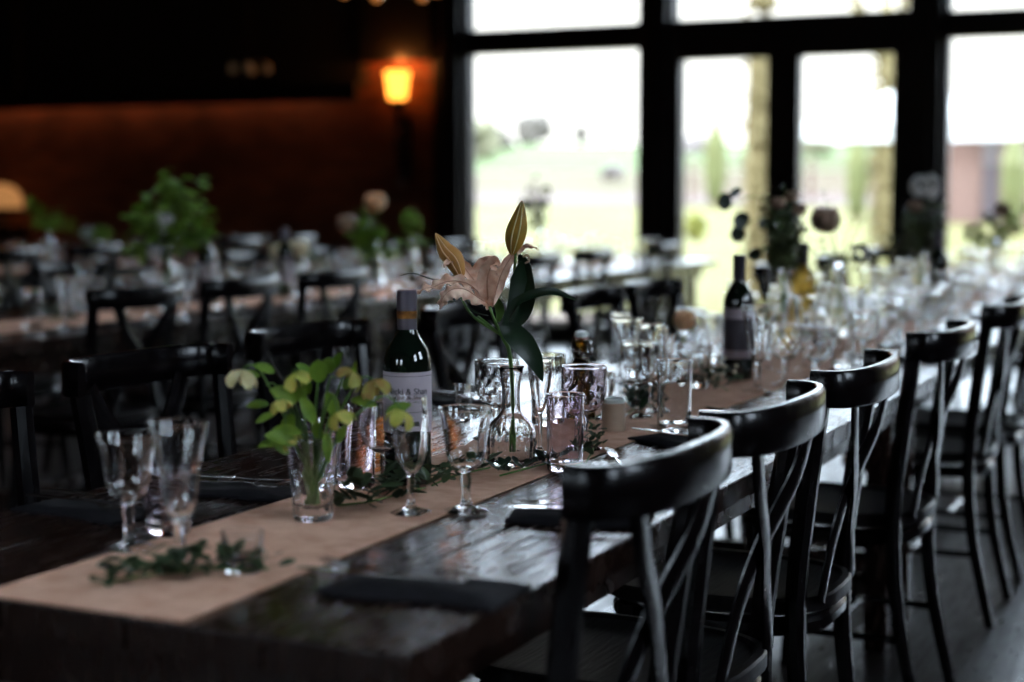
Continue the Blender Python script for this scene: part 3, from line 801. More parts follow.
def bent_text(s, size, R, a_mid, z, parent, m):
    cu = bpy.data.curves.new('lettering', 'FONT'); cu.body = s; cu.size = size; cu.align_x = 'CENTER'; cu.align_y = 'CENTER'; cu.extrude = .0001; cu.offset = size*.012
    o = bpy.data.objects.new('lettering', cu); C.objects.link(o)
    dg = bpy.context.evaluated_depsgraph_get(); me = bpy.data.meshes.new_from_object(o.evaluated_get(dg))
    bpy.data.objects.remove(o)
    bmx = bmesh.new(); bmx.from_mesh(me); bpy.data.meshes.remove(me)
    bmesh.ops.subdivide_edges(bmx, edges=[e for e in bmx.edges if e.calc_length() > .004], cuts=2)
    for v in bmx.verts:
        a = a_mid + v.co.x / R; rr = R + v.co.z
        v.co = V(rr*math.cos(a), rr*math.sin(a), z + v.co.y)
    return obj('lettering', bmx, m, parent, False)
bent_text('Nicki & Shan', .0135, .0382, vdir, .150, lb, M['ink'])
bm = B(); arc_label(bm, .0382, .1735, .1742, vdir-1.35, vdir+1.35); obj('printed_border', bm, M['ink'], lb)
bm = B(); arc_label(bm, .0382, .118, .1187, vdir-1.2, vdir+1.2); arc_label(bm, .0382, .092, .1, vdir-.6, vdir+.6); obj('printed_rule', bm, M['ink'], lb)

bx, by = T(738, 380)
b2 = bottle(bx, by, 'red wine bottle with dark centred label, tall in the middle of the table', M['glassgreen'], M['foildark'], None, .232)
bm = B(); arc_label(bm, .0377, .055, .178, -3.1, 1.0); l2 = obj('label', bm, M['paperdim'], b2, label='greyish paper label')
bm = B(); arc_label(bm, .0382, .075, .152, -2.55, -.35); obj('printed_panel', bm, M['paperdark'], l2, label='dark printed panel')
bx, by = T(802, 344)
b3 = bottle(bx, by, 'white wine bottle with golden wine right of the tall bouquet', M['glasswhite'], M['foildark'], None, .232)
bx, by = -1.18, on_x(938, -1.18)
b4 = bottle(bx, by, 'dark wine bottle in front of the right door post', M['glassgreen'], M['foil'], None, .232)
for px, py, l in ((207, 282, 'dark wine bottle on the second table, left of the flower jug row'), (286, 262, 'dark wine bottle further along the second table below the brick wall')):
    bt = bottle(-3.95, on_x(px, -3.95), l, M['glassgreen'], M['foil'], None, .232)
    bm = B(); arc_label(bm, .0377, .055, .17, -3.1, 1.0); obj('label', bm, M['paperdim'], bt)

# swing top beer bottle
bx, by = T(581, 419)
bt = thing('swing_top_bottle', 'brown swing top bottle with white stopper behind the cut goblet', 'bottle', (bx, by, TZ+.002))
bm = B(); add_lathe(bm, [(0,.004),(.026,0),(.030,.004),(.030,.085),(.027,.1),(.018,.115),(.0125,.126),(.0115,.150),(.0135,.153),(.0135,.160),(.011,.162),(0,.162)], 32); obj('body', bm, M['amber'], bt)
bm = B(); add_lathe(bm, [(.0,.163),(.0125,.163),(.0125,.166),(0,.166)], 20); obj('gasket', bm, mat('red_gasket', (.25,.03,.02), .5), bt)
bm = B(); add_lathe(bm, [(0,.1665),(.0125,.1665),(.0135,.172),(.012,.178),(0,.180)], 20); obj('stopper', bm, M['lid'], bt)
bm = B()
for s in (-1, 1):
    add_tube(bm, smooth_path([RV*s*.014+V(0,0,.172), RV*s*.019+V(0,0,.155), RV*s*.021+V(0,0,.138)+FV*-.006, RV*s*.014+V(0,0,.128)+FV*-.012]), .0011, 6)
add_tube(bm, smooth_path([RV*-.014+V(0,0,.128)+FV*-.012, FV*-.018+V(0,0,.124), RV*.014+V(0,0,.128)+FV*-.012]), .0011, 6)
add_tube(bm, [RV*-.014+V(0,0,.172), RV*.014+V(0,0,.172)], .0011, 6)
ringp = [(.0135*math.cos(2*PI*i/20), .0135*math.sin(2*PI*i/20), .138) for i in range(21)]
add_tube(bm, ringp, .001, 6); obj('wire_bail', bm, M['steel'], bt)
PLACED.append((bx, by, .032))

# small brown jar
jx, jy = T(613.5, 431)
jt = thing('favour_jar', 'small brown card covered jar with pale lid on the runner', 'jar', (jx, jy, TZ+.002))
bm = B(); add_lathe(bm, [(0,0),(.0215,0),(.0225,.001),(.0225,.052),(.021,.054),(0,.054)], 32); obj('body', bm, M['kraft'], jt)
bm = B(); add_lathe(bm, [(0,.0545),(.0215,.0545),(.022,.056),(.022,.061),(.019,.0625),(.0185,.060),(0,.060)], 32); obj('lid', bm, M['lid'], jt)
PLACED.append((jx, jy, .024))

# ------------------------------------------------------------------ flowers
def closure(px0, py0, z0=.7525):
    base = on_z(px0, py0, z0); d = (base - V(0,0,HC)).dot(FV) * math.cos(PITCH) - (z0-HC)*math.sin(PITCH)
    s = d / FPX
    def f(px, py, df=0):        # world point near the thing, df metres further away
        return base + RV*((px-px0)*s*(1)) + UV*((py0-py)*s/math.cos(PITCH)) + FV*df
    return base, f
def leaf(bm, base, d, length, width, up=(0,0,1), droop=.2, cup=.25, th=.0004, acr=4, n=2):
    d = Vector(d).normalized(); base = Vector(base); L = length
    pts = [base, base + d*L*.33 + V(0,0,droop*L*.05), base + d*L*.68 - V(0,0,droop*L*.12), base + d*L - V(0,0,droop*L*.42)]
    add_sheet(bm, pts, [width*.12, width*.42, width*.5, width*.36, width*.03], up, cup, th, acr, n=n)
def rnd(a): return random.uniform(-a, a)

# the lily
base, L = closure(511, 466)
ly = thing('lily', 'blush pink lily with two upright amber buds in the ribbed carafe', 'flower', base)
def rel(f): return lambda *a: f(*a) - base
l = rel(L)
bm = B(); add_tube(bm, smooth_path([l(512,452), l(513,420), l(512,380), l(509,350), l(503,338), l(500,326)]), [.0028,.0032,.0036,.003], 10)
obj('stem', bm, M['stem'], ly)
bm = B()
add_tube(bm, smooth_path([l(502,336), l(486,322,-.01), l(478,316,-.01)]), .0022, 8)
add_tube(bm, smooth_path([l(502,336), l(494,318,-.015), l(490,306,-.015)]), .0026, 8)
add_tube(bm, smooth_path([l(503,338), l(508,312,.01), l(513,285,.01), l(516,250,.01)]), [.003,.0022], 8)
add_tube(bm, smooth_path([l(500,334), l(474,318,.02), l(462,300,.025), l(456,276,.025)]), [.0026,.002], 8)
obj('stem', bm, M['stem'], ly, label='thin side shoots')
def bud(pts, w, m, lab):
    bm = B(); P = smooth_path(pts, 5); n = 18; mm = len(P); W_ = interp([.15,.6,.9,1,.92,.7,.4,.06], mm); rings = []
    ax = (P[-1]-P[0]).normalized(); s = ax.cross(FV).normalized(); q = s.cross(ax)
    for i, p in enumerate(P):
        rings.append([bm.verts.new(p + (s*math.cos(a)+q*math.sin(a))*w*W_[i]*(1 + .09*abs(math.cos(1.5*a+.5)))) for a in [2*PI*k/n for k in range(n)]])
    for a, b in zip(rings, rings[1:]):
        for k in range(n): bm.faces.new((a[k], a[(k+1)%n], b[(k+1)%n], b[k]))
    bm.faces.new(rings[0][::-1]); bm.faces.new(rings[-1])
    o = obj('flower_bud', bm, m, ly, label=lab)
    bm = B()      # pale ridge along the bud
    for off in (-.25, .35):
        add_tube(bm, [p + (q*-math.cos(off) + s*math.sin(off))*w*W_[i]*1.07 for i, p in enumerate(P)], [.0005,.0013,.0012,.0004], 6)
    obj('ridge', bm, M['peach'] if m is M['bud'] else M['hellep'], o, label='pale ridge')
bud([l(463,281,.02), l(455,262,.02), l(445,250,.02), l(436,235,.02)], .0165, M['bud'], 'amber bud leaning left')
bud([l(512,256,.01), l(515,240,.01), l(519,222,.01), l(522,203,.01)], .0168, M['budgreen'], 'upright greenish amber bud')
fl = obj('flower', (lambda bm: (add_lathe(bm, [(0,0),(.004,.002),(.0065,.012),(.007,.02)], 14, o=l(490,306,-.015)), bm)[1])(B()), M['lily'], ly, label='open blush flower')
c0 = l(489, 305, -.01)
pet = [
  ([c0, l(474,287,-.03), l(461,281,-.042), l(448,281,-.05), l(436,286,-.05), l(426,288,-.048), l(417,293,-.045)], [.006,.012,.013,.013,.010,.006,.001], tuple(UV-FV*.9), .2),
  ([c0, l(479,288,.012), l(470,276,.02), l(462,266,.02), l(455,262,.012), l(448,263,.002), l(445,268,-.006)], [.006,.011,.012,.010,.008,.006,.002], tuple(-FV+UV*.5), .3),
  ([c0, l(478,296,-.045), l(467,288,-.065), l(456,287,-.078), l(448,292,-.08), l(444,300,-.075), l(442,307,-.068)], [.007,.014,.018,.018,.014,.008,.001], tuple(UV*.8-FV*.9), -.25),
  ([c0, l(488,292,-.028), l(488,278,-.038), l(491,268,-.042), l(496,262,-.05), l(499,266,-.06)], [.007,.015,.020,.019,.012,.002], tuple(-FV), .38),
  ([c0, l(496,291,.004), l(501,276,.010), l(508,263,.012), l(517,252,.010), l(528,247,.004), l(537,250,-.004)], [.007,.012,.013,.010,.007,.004,.001], tuple(-FV+UV*.3), -.3),
  ([c0, l(486,290,.03), l(480,276,.04), l(483,266,.038), l(490,261,.028), l(496,262,.018)], [.007,.014,.018,.014,.008,.001], tuple(-FV), .25),
]
for i, (pts, w, up, cup) in enumerate(pet):
    bm = B(); add_sheet(bm, pts, [q*.86 for q in w], up, cup*1.7, .0005, 10, .0042, 6, i*1.7); pe = obj('petal', bm, M['lily'], fl, angle=80)
    sp_ = smooth_path(pts, 4)[2:-3]; off = Vector(up).normalized()*.0008
    bm = B(); add_tube(bm, [q + off for q in sp_], [.0016,.0013,.0006], 6, flat=.6)
    obj('midrib', bm, M['lilyrib'], fl)
bm = B(); add_tube(bm, smooth_path([l(523,258,0), l(527,256,-.005), l(529,261,-.008), l(525,264,-.006)]), .0018, 8); obj('stigma', bm, M['dusky'], fl)
def lf(pts, w, up, cup=.2, m='leafdark', lab=None):
    bm = B(); add_sheet(bm, pts, w, up, cup, .0005, 6, 0, 5); obj('leaf', bm, M[m], ly, angle=80, label=lab)
lf([l(504,332), l(512,308,.005), l(518,280,.01), l(521,262,.005)], [.003,.011,.0155,.002], tuple(-FV+RV*.5))
lf([l(506,336), l(522,318,.02), l(528,298,.03), l(525,268,.03), l(519,256,.025)], [.003,.012,.015,.012,.002], tuple(-FV-RV*.4))
lf([l(504,325,-.01), l(514,306,.0), l(532,296,-.01), l(552,292,-.02), l(574,299,-.03)], [.003,.010,.0125,.009,.001], tuple(UV-FV*.8), .25)
lf([l(501,324,-.02), l(511,330,-.03), l(523,342,-.035), l(534,358,-.035), l(542,379,-.03)], [.004,.018,.0205,.0145,.001], tuple(-FV+UV*.5), .12, lab='broad drooping leaf')
lf([l(488,316), l(476,314,.02), l(466,306,.03), l(459,296,.03)], [.002,.005,.005,.001], (0,0,1))
lf([l(498,322), l(500,312,.02), l(497,303,.02), l(492,298,.02)], [.003,.008,.007,.001], tuple(-FV), m='stem')
lf([l(449,285,.1), l(430,283,.09), l(412,277,.09), l(398,279,.09)], [.001,.005,.006,.001], (0,0,1), lab='leaf tip showing left of the flower')

# hellebores
base, Hh = closure(313, 520); h = rel(Hh)
hb = thing('hellebore_bouquet', 'bunch of green and yellow hellebores in the cut glass vase', 'flowers', base)
def bell(c, r, d, m, n=5, open_=1.0, ph=0, lab=None, parent=None, squash=1):
    """nodding cup flower: petals spring from c, run along d"""
    c = Vector(c); d = Vector(d).normalized(); s = d.cross(V(.3,.2,1)); s.normalize(); q = s.cross(d)
    root = None
    for k in range(n):
        a = 2*PI*k/n + ph; o = s*math.cos(a) + q*math.sin(a)
        bm = B(); add_sheet(bm, [c, c + o*r*.6*open_ + d*r*.25, c + o*r*1.0*open_ + d*r*.8, c + o*r*1.1*open_ + d*r*1.35], [r*.15, r*.55, r*.62, r*.22], tuple(-o+d*.2), -.22, .0004, 4, n=3)
        if root is None: root = obj('flower', bm, m, parent, label=lab, angle=80)
        else: obj('petal', bm, m, root, angle=80)
    bm = B(); add_ball(bm, c + d*r*.4, r*.3, sub=1); obj('stamens', bm, M['hellep'], root)
DN = V(0,0,-1)
bells = [((245,370,.0), .019, DN+RV*-.1, 'hellep', 'pale bell flower hanging far left'), ((296,372,-.02), .017, DN+RV*.6, 'helle', 'yellow flower'), ((283,397,-.03), .013, DN+RV*.4, 'helle', None),
         ((342,408,-.04), .016, DN+RV*.5, 'helle', None), ((405,408,-.03), .017, DN+RV*-.4, 'helle', 'flower hanging in front of the flute'), ((357,372,.0), .017, DN+RV*-.9-FV*.3, 'hellebrown', None), ((374,380,.0), .018, DN+RV*.3, 'hellebrown', None), ((287,433,-.02), .015, DN+RV*.8, 'helle', None)]
for (q, r, d, m, lab) in bells: bell(h(*q), r*.95, d, M[m], parent=hb, lab=lab, ph=random.random())
foot = h(313, 505)
for (px, py, df) in [(245,368,.0),(296,371,-.02),(283,396,-.03),(342,407,-.04),(405,407,-.03),(357,371,.0),(374,379,.0),(322,372,0),(287,432,-.02),(268,385,0),(335,380,.02)]:
    e = h(px, py, df); mid = h(313+(px-313)*.25, 440, df*.3) ; top = h(313+(px-313)*.75, min(py+8, 400)-6, df*.8)
    bm = B(); add_tube(bm, smooth_path([foot + RV*rnd(.008)+FV*rnd(.008), mid, top, e]), [.0022,.0018,.0014,.001], 6); obj('stem', bm, M['stem'], hb)
leaves = [(322,380,-.02,.042,.036,(0,.2,1)),(328,372,-.01,.03,.028,(.5,.2,1)),(312,378,.02,.035,.018,(-.7,0,.7)),(335,368,0,.035,.016,(.5,0,1)),(262,376,0,.03,.016,(-1,0,.2)),(278,412,-.02,.035,.014,(-.9,0,-.3)),(292,450,-.03,.035,.018,(-.6,0,.6)),(340,440,-.02,.035,.016,(.4,0,1)),(303,385,-.03,.03,.02,(.3,0,-1)),(300,400,-.02,.05,.03,(-.7,0,.5)),(276,372,0,.035,.018,(-1,0,.5)),
          (270,404,0,.035,.016,(-1,0,.0)),(300,440,-.03,.055,.028,(-1,0,.5)),(305,430,-.03,.045,.02,(-1,0,.3)),(330,390,-.03,.045,.026,(.3,0,-.8)),(318,420,-.03,.05,.024,(-.4,0,.9)),(352,400,0,.04,.02,(1,0,-.1)),(388,412,-.02,.045,.02,(1,0,.5)),
          (296,412,-.02,.04,.025,(-.4,0,-.8)),(345,388,0,.03,.02,(.8,0,.8)),(355,385,0,.05,.009,(.1,0,1)),(308,395,.02,.04,.026,(-.2,0,1)),(330,430,-.03,.04,.02,(.1,0,-1)),(322,440,.0,.04,.02,(-.3,0,1)),(282,440,-.02,.035,.016,(-.8,0,.0))]
for i, (px, py, df, ln, wd, d) in enumerate(leaves):
    ln *= .9; wd *= .8; dd = RV*d[0] + FV*(d[1]+rnd(.5)) + UV*d[2]
    bm = B(); leaf(bm, h(px, py, df), dd, ln, wd, tuple(-FV + UV*.5 + RV*rnd(.4)), .3, .2, n=3); obj('leaf', bm, M['leafgreen'], hb, angle=80)

# leaf sprigs lying on the runner
def sprig(pts, n, size, m, label, width=.035, rise=.02, berries=0, group=None):
    P = smooth_path([V(*on_z(x, y, TZ+.004).xy, TZ+.008) for x, y in pts], 5); b0 = P[len(P)//2].copy()
    b0.z = TZ+.002
    t = thing('foliage_sprig', label, 'foliage', b0, 0, group)
    bm = B(); add_tube(bm, [p-b0 for p in P], .0015, 6); obj('stem', bm, M['stem'], t)
    bm = B()
    for i in range(n):
        u = i/n*(len(P)-1); k = int(u); p = P[k].lerp(P[min(k+1, len(P)-1)], u-k) - b0
        a = random.uniform(0, 2*PI); d = V(math.cos(a), math.sin(a), random.uniform(.05,.9))
        q = p + V(rnd(width), rnd(width), random.uniform(0, rise)); q.z = max(q.z, .004)
        ln = size*random.uniform(.7,1.2)
        leaf(bm, q, d, ln, ln*.55, (rnd(.5), rnd(.5), 1), .1, .15, n=2)
    for v in bm.verts:
        if v.co.z < .002: v.co.z = .002 + random.random()*.002
    obj('leaves', bm, M[m], t, angle=80)
    for i in range(berries):
        p = random.choice(P) - b0 + V(rnd(width), rnd(width), random.uniform(.01,rise+.02)); 
        bm = B(); add_ball(bm, p, .0055, sub=1); obj('berry', bm, M['berry'], t)
    return t
sprig([(105,585),(150,578),(200,572),(268,572)], 110, .022, 'leafolive', 'dark leaf sprig at the foot of the tall front goblet', .03, .022)
sprig([(338,508),(365,505),(395,498),(425,490)], 80, .030, 'leafolive', 'leafy sprig between the hellebore vase and the champagne flute', .03, .035)
sprig([(432,488),(455,478),(490,470)], 40, .024, 'leafolive', 'small leaf sprig behind the flared goblet', .02, .02)
sprig([(500,478),(530,470),(560,462)], 22, .024, 'leafdark', 'thin dark twig of leaves in front of the ribbed carafe', .012, .012)
sprig([(586,465),(594,450),(600,436)], 40, .02, 'leafolive', 'dark sprig under the large diamond cut goblet', .015, .03)
sprig([(628,415),(640,408),(655,402)], 50, .034, 'leafdark', 'broad leaved sprig right of the brown jar', .02, .04)
sprig([(690,388),(712,385),(728,392)], 70, .022, 'leafolive', 'berried sprig beside the red wine bottle', .03, .045, 26)

def rose(bm, c, r, n=15):
    c = Vector(c); add_ball(bm, c, r*.62, sub=2)
    for i in range(n):
        a = i*2.4; k = .62 + .38*i/n; o = V(math.cos(a), math.sin(a), 0); pts = []
        for ph, q in ((-70, .9), (-30, 1.0), (15, 1.02), (50, .95 + .12*i/n)):
            ph = math.radians(ph); pts.append(c + (o*math.cos(ph) + UV*math.sin(ph))*r*k*q)
        add_sheet(bm, pts, [r*.2, r*.55*k, r*.66*k, r*.4*k], tuple(-o+UV*.1), .28, .0005, 4, n=2)

def bouquet(name, label, base, stems, foliage, flowers, m_leaf, nleaf, leafsize, spread, h0, h1, seed=1, lspread=1.0, cat='flowers'):
    """base world point at vase foot; flowers list of (dr, df, z, kind, r)"""
    random.seed(seed)
    t = thing(name, label, cat, base)
    bm = B(); tips = []
    for i in range(stems):
        e = RV*rnd(spread) + FV*rnd(spread) + UV*random.uniform(h0, h1); tips.append(e)
        add_tube(bm, smooth_path([V(rnd(.004), rnd(.004), .02), V(rnd(.004), rnd(.004), .17), e*.5 + UV*.13*(1-.0), e]), [.0018,.001], 5)
    for (dr, df, z, kind, r) in flowers:
        e = RV*dr + FV*df + UV*(z-r*.6); add_tube(bm, smooth_path([V(0,0,.03), V(rnd(.003),rnd(.003),.18), e*.55+UV*.1, e]), [.002,.0013], 6)
    obj('stems', bm, M['stem'], t)
    bm = B()
    for i in range(nleaf):
        e = random.choice(tips); k = random.uniform(.35, 1)
        b = V(0,0,.2).lerp(e, k) + V(rnd(.02), rnd(.02), rnd(.02))*lspread; a = random.uniform(0, 2*PI)
        d = V(math.cos(a), math.sin(a), random.uniform(-.4,.8)); ln = leafsize*random.uniform(.6,1.3)
        leaf(bm, b, d, ln, ln*.5, (rnd(1), rnd(1), 1), .3, .15, acr=2, n=1)
    obj('foliage', bm, M[m_leaf], t, angle=80)
    for (dr, df, z, kind, r) in flowers:
        bm = B(); c = RV*dr + FV*df + UV*z
        if kind == 'whitefl' or kind == 'greenball':
            for j in range(40):
                v = V(rnd(1), rnd(1), rnd(1)).normalized(); add_ball(bm, c + v*r*.8, r*.27, sub=1)
        else: rose(bm, c, r)
        obj('flower', bm, M['leafgreen' if kind == 'greenball' else kind], t, angle=80)
    random.seed(seed+100); return t

def put_vase(px, X, label, kind='bottlevase', s=1):
    Y = on_x(px, X); glass(kind, X, Y, label, s=s); return V(X, Y, TZ+.012)
def tall(o, px, py, nominal):
    """true height of the bunch from how high its top stands"""
    p = on_y(px, py, o.location.y); k = (p.z - o.location.z)/nominal; o.scale = (k, k, k)

# single peach rose in a tumbler
p = on_z(684, 372, .7525); rb = V(p.x, p.y, TZ+.01)
glass('bottlevase', p.x, p.y, 'slim clear bottle under the peach rose', s=.45)
rt = thing('peach_rose', 'single peach rose low on the table between the tumblers', 'flower', rb)
bm = B(); add_tube(bm, [(0,0,.0),(0,0,.105)], .002, 6); obj('stem', bm, M['stem'], rt)
bm = B(); rose(bm, V(0,0,.125), .032, 16); obj('bloom', bm, M['peach'], rt, angle=80)

# tall eucalyptus bouquet before the door stile
b = put_vase(783, -1.30, 'tall clear bottle vase under the eucalyptus bouquet', s=1.05)
eb = bouquet('eucalyptus_bouquet', 'tall dark green eucalyptus bouquet in front of the middle door stile', b, 16, 0, [(-.02,-.02,.41,'dusky',.022),(.02,0,.43,'dusky',.02),(.04,-.02,.39,'dusky',.02)], 'leafeuc', 280, .038, .05, .25, .47, 21)
tall(eb, 783, 182, 0.47)
sB = 5.27/1620
for pts in ([(-.02,.36),(-.06,.42),(-.12,.425),(-.155,.40)], [(-.03,.30),(-.05,.36),(-.09,.36),(-.115,.34)]):
    bm = B(); add_tube(bm, smooth_path([RV*x+UV*z for x, z in pts]), .0016, 6); obj('twig', bm, M['stem'], eb)
bm = B()
for (x, z, r, dx, dz) in [(-.143,.44,.024,.3,-.4),(-.172,.415,.024,.0,-1),(-.125,.36,.03,.6,-.4),(-.133,.325,.025,-.2,-1),(-.085,.262,.02,1,.1),(-.06,.35,.02,-.5,.5)]:
    dd = RV*dx + UV*dz
    add_sheet(bm, [RV*x+UV*z - dd*r, RV*x+UV*z - dd*r*.3, RV*x+UV*z + dd*r*.5, RV*x+UV*z + dd*r*1.1], [r*.3,r*.85,r*.95,r*.2], tuple(-FV+RV*.3), .1, .0005, 5, n=3)
obj('leaf', bm, M['leafdark'], eb, angle=80, label='round dark leaves reaching left')

# airy bouquet with hanging dusky rose
b = put_vase(838, -1.22, 'clear bottle vase right of the white wine bottle')
ab = bouquet('drooping_rose_stems', 'thin stems with one drooping dusky rose against the door pane', b, 7, 0, [(-.045,-.02,.335,'dusky',.045),(.06,0,.24,'whitefl',.03)], 'leafolive', 22, .03, .16, .2, .42, 31)
tall(ab, 838, 190, 0.42)
# dark bouquet with white hydrangea before right door post
b = put_vase(921, -1.26, 'clear bottle vase before the right door post')
o_ = bouquet('hydrangea_bouquet', 'green bouquet topped by a white hydrangea in front of the right door post', b, 12, 0, [(.0,-.03,.465,'whitefl',.06),(-.03,.0,.39,'dusky',.03)], 'leafeuc', 260, .045, .09, .2, .44, 41)
tall(o_, 921, 178, 0.5)
b = put_vase(994, -1.2, 'clear bottle vase at the far right end of the front tables')
o_ = bouquet('wild_green_bouquet', 'loose green bouquet before the right hand window', b, 10, 0, [(.02,-.02,.36,'dusky',.04),(-.1,.02,.25,'greenball',.045)], 'leafgreen', 120, .05, .14, .15, .38, 51)
tall(o_, 994, 196, 0.42)
# second table flowers
b = put_vase(168, -3.95, 'clear jug vase under the big green bouquet on the second table')
o_ = bouquet('green_bouquet', 'big bright green bouquet with a white bloom on the second table', b, 22, 0, [(-.0,-.05,.34,'whitefl',.045),(-.09,-.02,.33,'greenball',.05),(.02,-.02,.47,'greenball',.055),(.08,0,.40,'greenball',.04),(-.04,-.05,.22,'whitefl',.03)], 'leafgreen', 330, .06, .17, .2, .55, 61)
tall(o_, 168, 170, 0.55)
b = put_vase(376, -3.95, 'clear vase under the peach rose bouquet on the second table')
o_ = bouquet('peach_bouquet', 'bouquet with one tall peach rose in front of the brick wall', b, 12, 0, [(.0,-.03,.40,'peach',.055),(-.14,0,.30,'dusky',.05),(.02,-.03,.25,'greenball',.04)], 'leafgreen', 200, .05, .12, .12, .36, 71)
tall(o_, 376, 192, 0.45)
b = put_vase(412, -3.92, 'clear vase under the small lime green posy')
o_ = bouquet('lime_posy', 'small lime green posy right of the peach rose bouquet', b, 8, 0, [(-.0,-.03,.28,'greenball',.05)], 'leafgreen', 60, .04, .07, .15, .28, 81)
tall(o_, 412, 210, 0.33)
b = put_vase(541, -3.9, 'clear vase before the left window pane')
o_ = bouquet('window_posy', 'leafy sprig in a vase silhouetted against the left window pane', b, 7, 0, [(.03,0,.50,'greenball',.035),(.01,-.01,.42,'leafolive',.04),(-.09,0,.42,'greenball',.045)], 'leafolive', 90, .05, .12, .3, .6, 91)
tall(o_, 541, 175, 0.6)
b = put_vase(300, -3.92, 'clear vase of low cream roses on the second table')
o_ = bouquet('cream_roses', 'low cream roses among the glasses of the second table', b, 6, 0, [(-.10,0,.20,'cream',.05),(.0,-.03,.22,'cream',.055)], 'leafolive', 50, .05, .1, .12, .22, 95)
tall(o_, 300, 238, 0.27)
b = put_vase(50, -6.9, 'clear vase on the fourth row table at far left')
o_ = bouquet('reedy_posy', 'sparse reedy green posy at the far left', b, 8, 0, [(.03,0,.26,'greenball',.05)], 'leafgreen', 60, .07, .15, .25, .45, 97)
tall(o_, 50, 192, 0.45)
b = put_vase(97, -6.88, 'clear vase under the low green wreath of flowers at left')
o_ = bouquet('low_posy', 'low round posy of green and blue at the left', b, 8, 0, [(.05,0,.22,'greenball',.07),(-.06,0,.22,'whitefl',.05)], 'leafgreen', 60, .06, .12, .15, .25, 99)
tall(o_, 97, 226, 0.28)

# ------------------------------------------------------------------ napkins and cutlery
def napkin_mesh(w, l, seed):
    random.seed(seed); bm = B(); N, K = 16, 10; top, bot = [], []
    for i in range(N+1):
        ra, rb = [], []
        for k in range(K+1):
            x = (k/K-.5)*w; y = (i/N-.5)*l
            x += .006*math.sin(y*30+seed); 
            e = min(1, 6*(.5-abs(i/N-.5)), 6*(.5-abs(k/K-.5)))
            z = .0045 + .008*e*(.7+.3*math.sin(x*60+seed)+.25*math.sin(y*40))
            ra.append(bm.verts.new((x, y, z))); rb.append(bm.verts.new((x, y, 0)))
        top.append(ra); bot.append(rb)
    for i in range(N):
        for k in range(K):
            bm.faces.new((top[i][k], top[i][k+1], top[i+1][k+1], top[i+1][k])); bm.faces.new((bot[i][k], bot[i+1][k], bot[i+1][k+1], bot[i][k+1]))
        bm.faces.new((top[i][0], top[i+1][0], bot[i+1][0], bot[i][0])); bm.faces.new((top[i][K], bot[i][K], bot[i+1][K], top[i+1][K]))
    for i in (0, N):
        for k in range(K): bm.faces.new((top[i][k], top[i][k+1], bot[i][k+1], bot[i][k]))
    return mesh('napkin', bm, M['napkin'], True, 60)
NM = [napkin_mesh(.12, .22, 3), napkin_mesh(.10, .20, 5)]
def fork_mesh():
    bm = B()
    add_tube(bm, smooth_path([(0,-.1,.002),(0,-.05,.003),(0,.02,.005),(0,.045,.003)]), [.005,.0045,.0022,.003], 8, flat=.35)
    add_sheet(bm, [(0,.042,.003),(0,.055,.001),(0,.065,.002)], [.003,.011,.012], (0,0,1), 0, .0008, 4, n=2)
    for k in range(4):
        x = (k-1.5)*.0068; add_tube(bm, smooth_path([(x,.063,.002),(x,.08,.001),(x*.95,.1,.005)]), [.0014,.0011,.0006], 6)
    return mesh('fork', bm, M['steel'])
def knife_mesh():
    bm = B(); add_tube(bm, smooth_path([(0,-.11,.003),(0,-.06,.004),(0,-.005,.003)]), [.0055,.006,.0045], 8, flat=.5)
    add_sheet(bm, [(0,-.008,.003),(.001,.04,.003),(.001,.08,.003),(-.002,.105,.003)], [.006,.0085,.0085,.002], (0,0,1), 0, .0007, 3, n=3)
    return mesh('knife', bm, M['steel'])
FM, KM = fork_mesh(), knife_mesh()
def setting(x, y, rz, nk, lab, group=None, cutlery=True, z=None, frz=None, ox=0):
    o = tag(obj('napkin', NM[nk], None), 'folded black napkin ' + lab, 'napkin', group and 'napkins ' + group); o.location = (x, y, TZ); o.rotation_euler = (0, 0, rz)
    if cutlery:
        f = tag(obj('fork', FM, None), 'fork on the napkin ' + lab, 'fork', group and 'forks ' + group)
        fr = rz if frz is None else frz
        f.location = (x + .022*math.cos(rz) + ox, y + .022*math.sin(rz), TZ+.0175); f.rotation_euler = (0, 0, fr)
        k = tag(obj('knife', KM, None), 'knife on the napkin ' + lab, 'knife', group and 'knives ' + group)
        k.location = (x - .022*math.cos(rz) + ox, y - .022*math.sin(rz), TZ+.0175); k.rotation_euler = (0, 0, fr+.05)
x, y = on_z(425, 588, .755).xy; setting(x, y, PI/2+.05, 0, 'nearest the front corner of the table', frz=PI/2+.05, ox=-.05)
x, y = on_z(560, 515, .755).xy; setting(x+.03, y, PI/2+.25, 1, 'behind the nearest chair back')
x, y = on_z(643, 436, .755).xy; setting(x+.09, y-.03, 1.15, 1, 'between the first and second chair rails')
x, y = on_z(762, 420, .755).xy; setting(x-.02, y, PI/2+.1, 1, 'behind the second chair rail')
x, y = on_z(232, 490, .755).xy; setting(x, y, -PI/2+.2, 1, 'left of the hellebore vase on the bare table')
x, y = on_z(462, 402, .755).xy; setting(x, y, -PI/2-.1, 1, 'left of the lily carafe on the far table edge')
x, y = on_z(110, 520, .755).xy; setting(x-.08, y+.05, -PI/2-.1, 1, 'behind the lower left goblet')
x, y = T(610, 462); k = tag(obj('knife', KM, None), 'steel knife on the runner edge beside the pink rimmed highball', 'knife'); k.location = (x-.0, y+.02, TZ+.004); k.rotation_euler = (0, 0, .5)

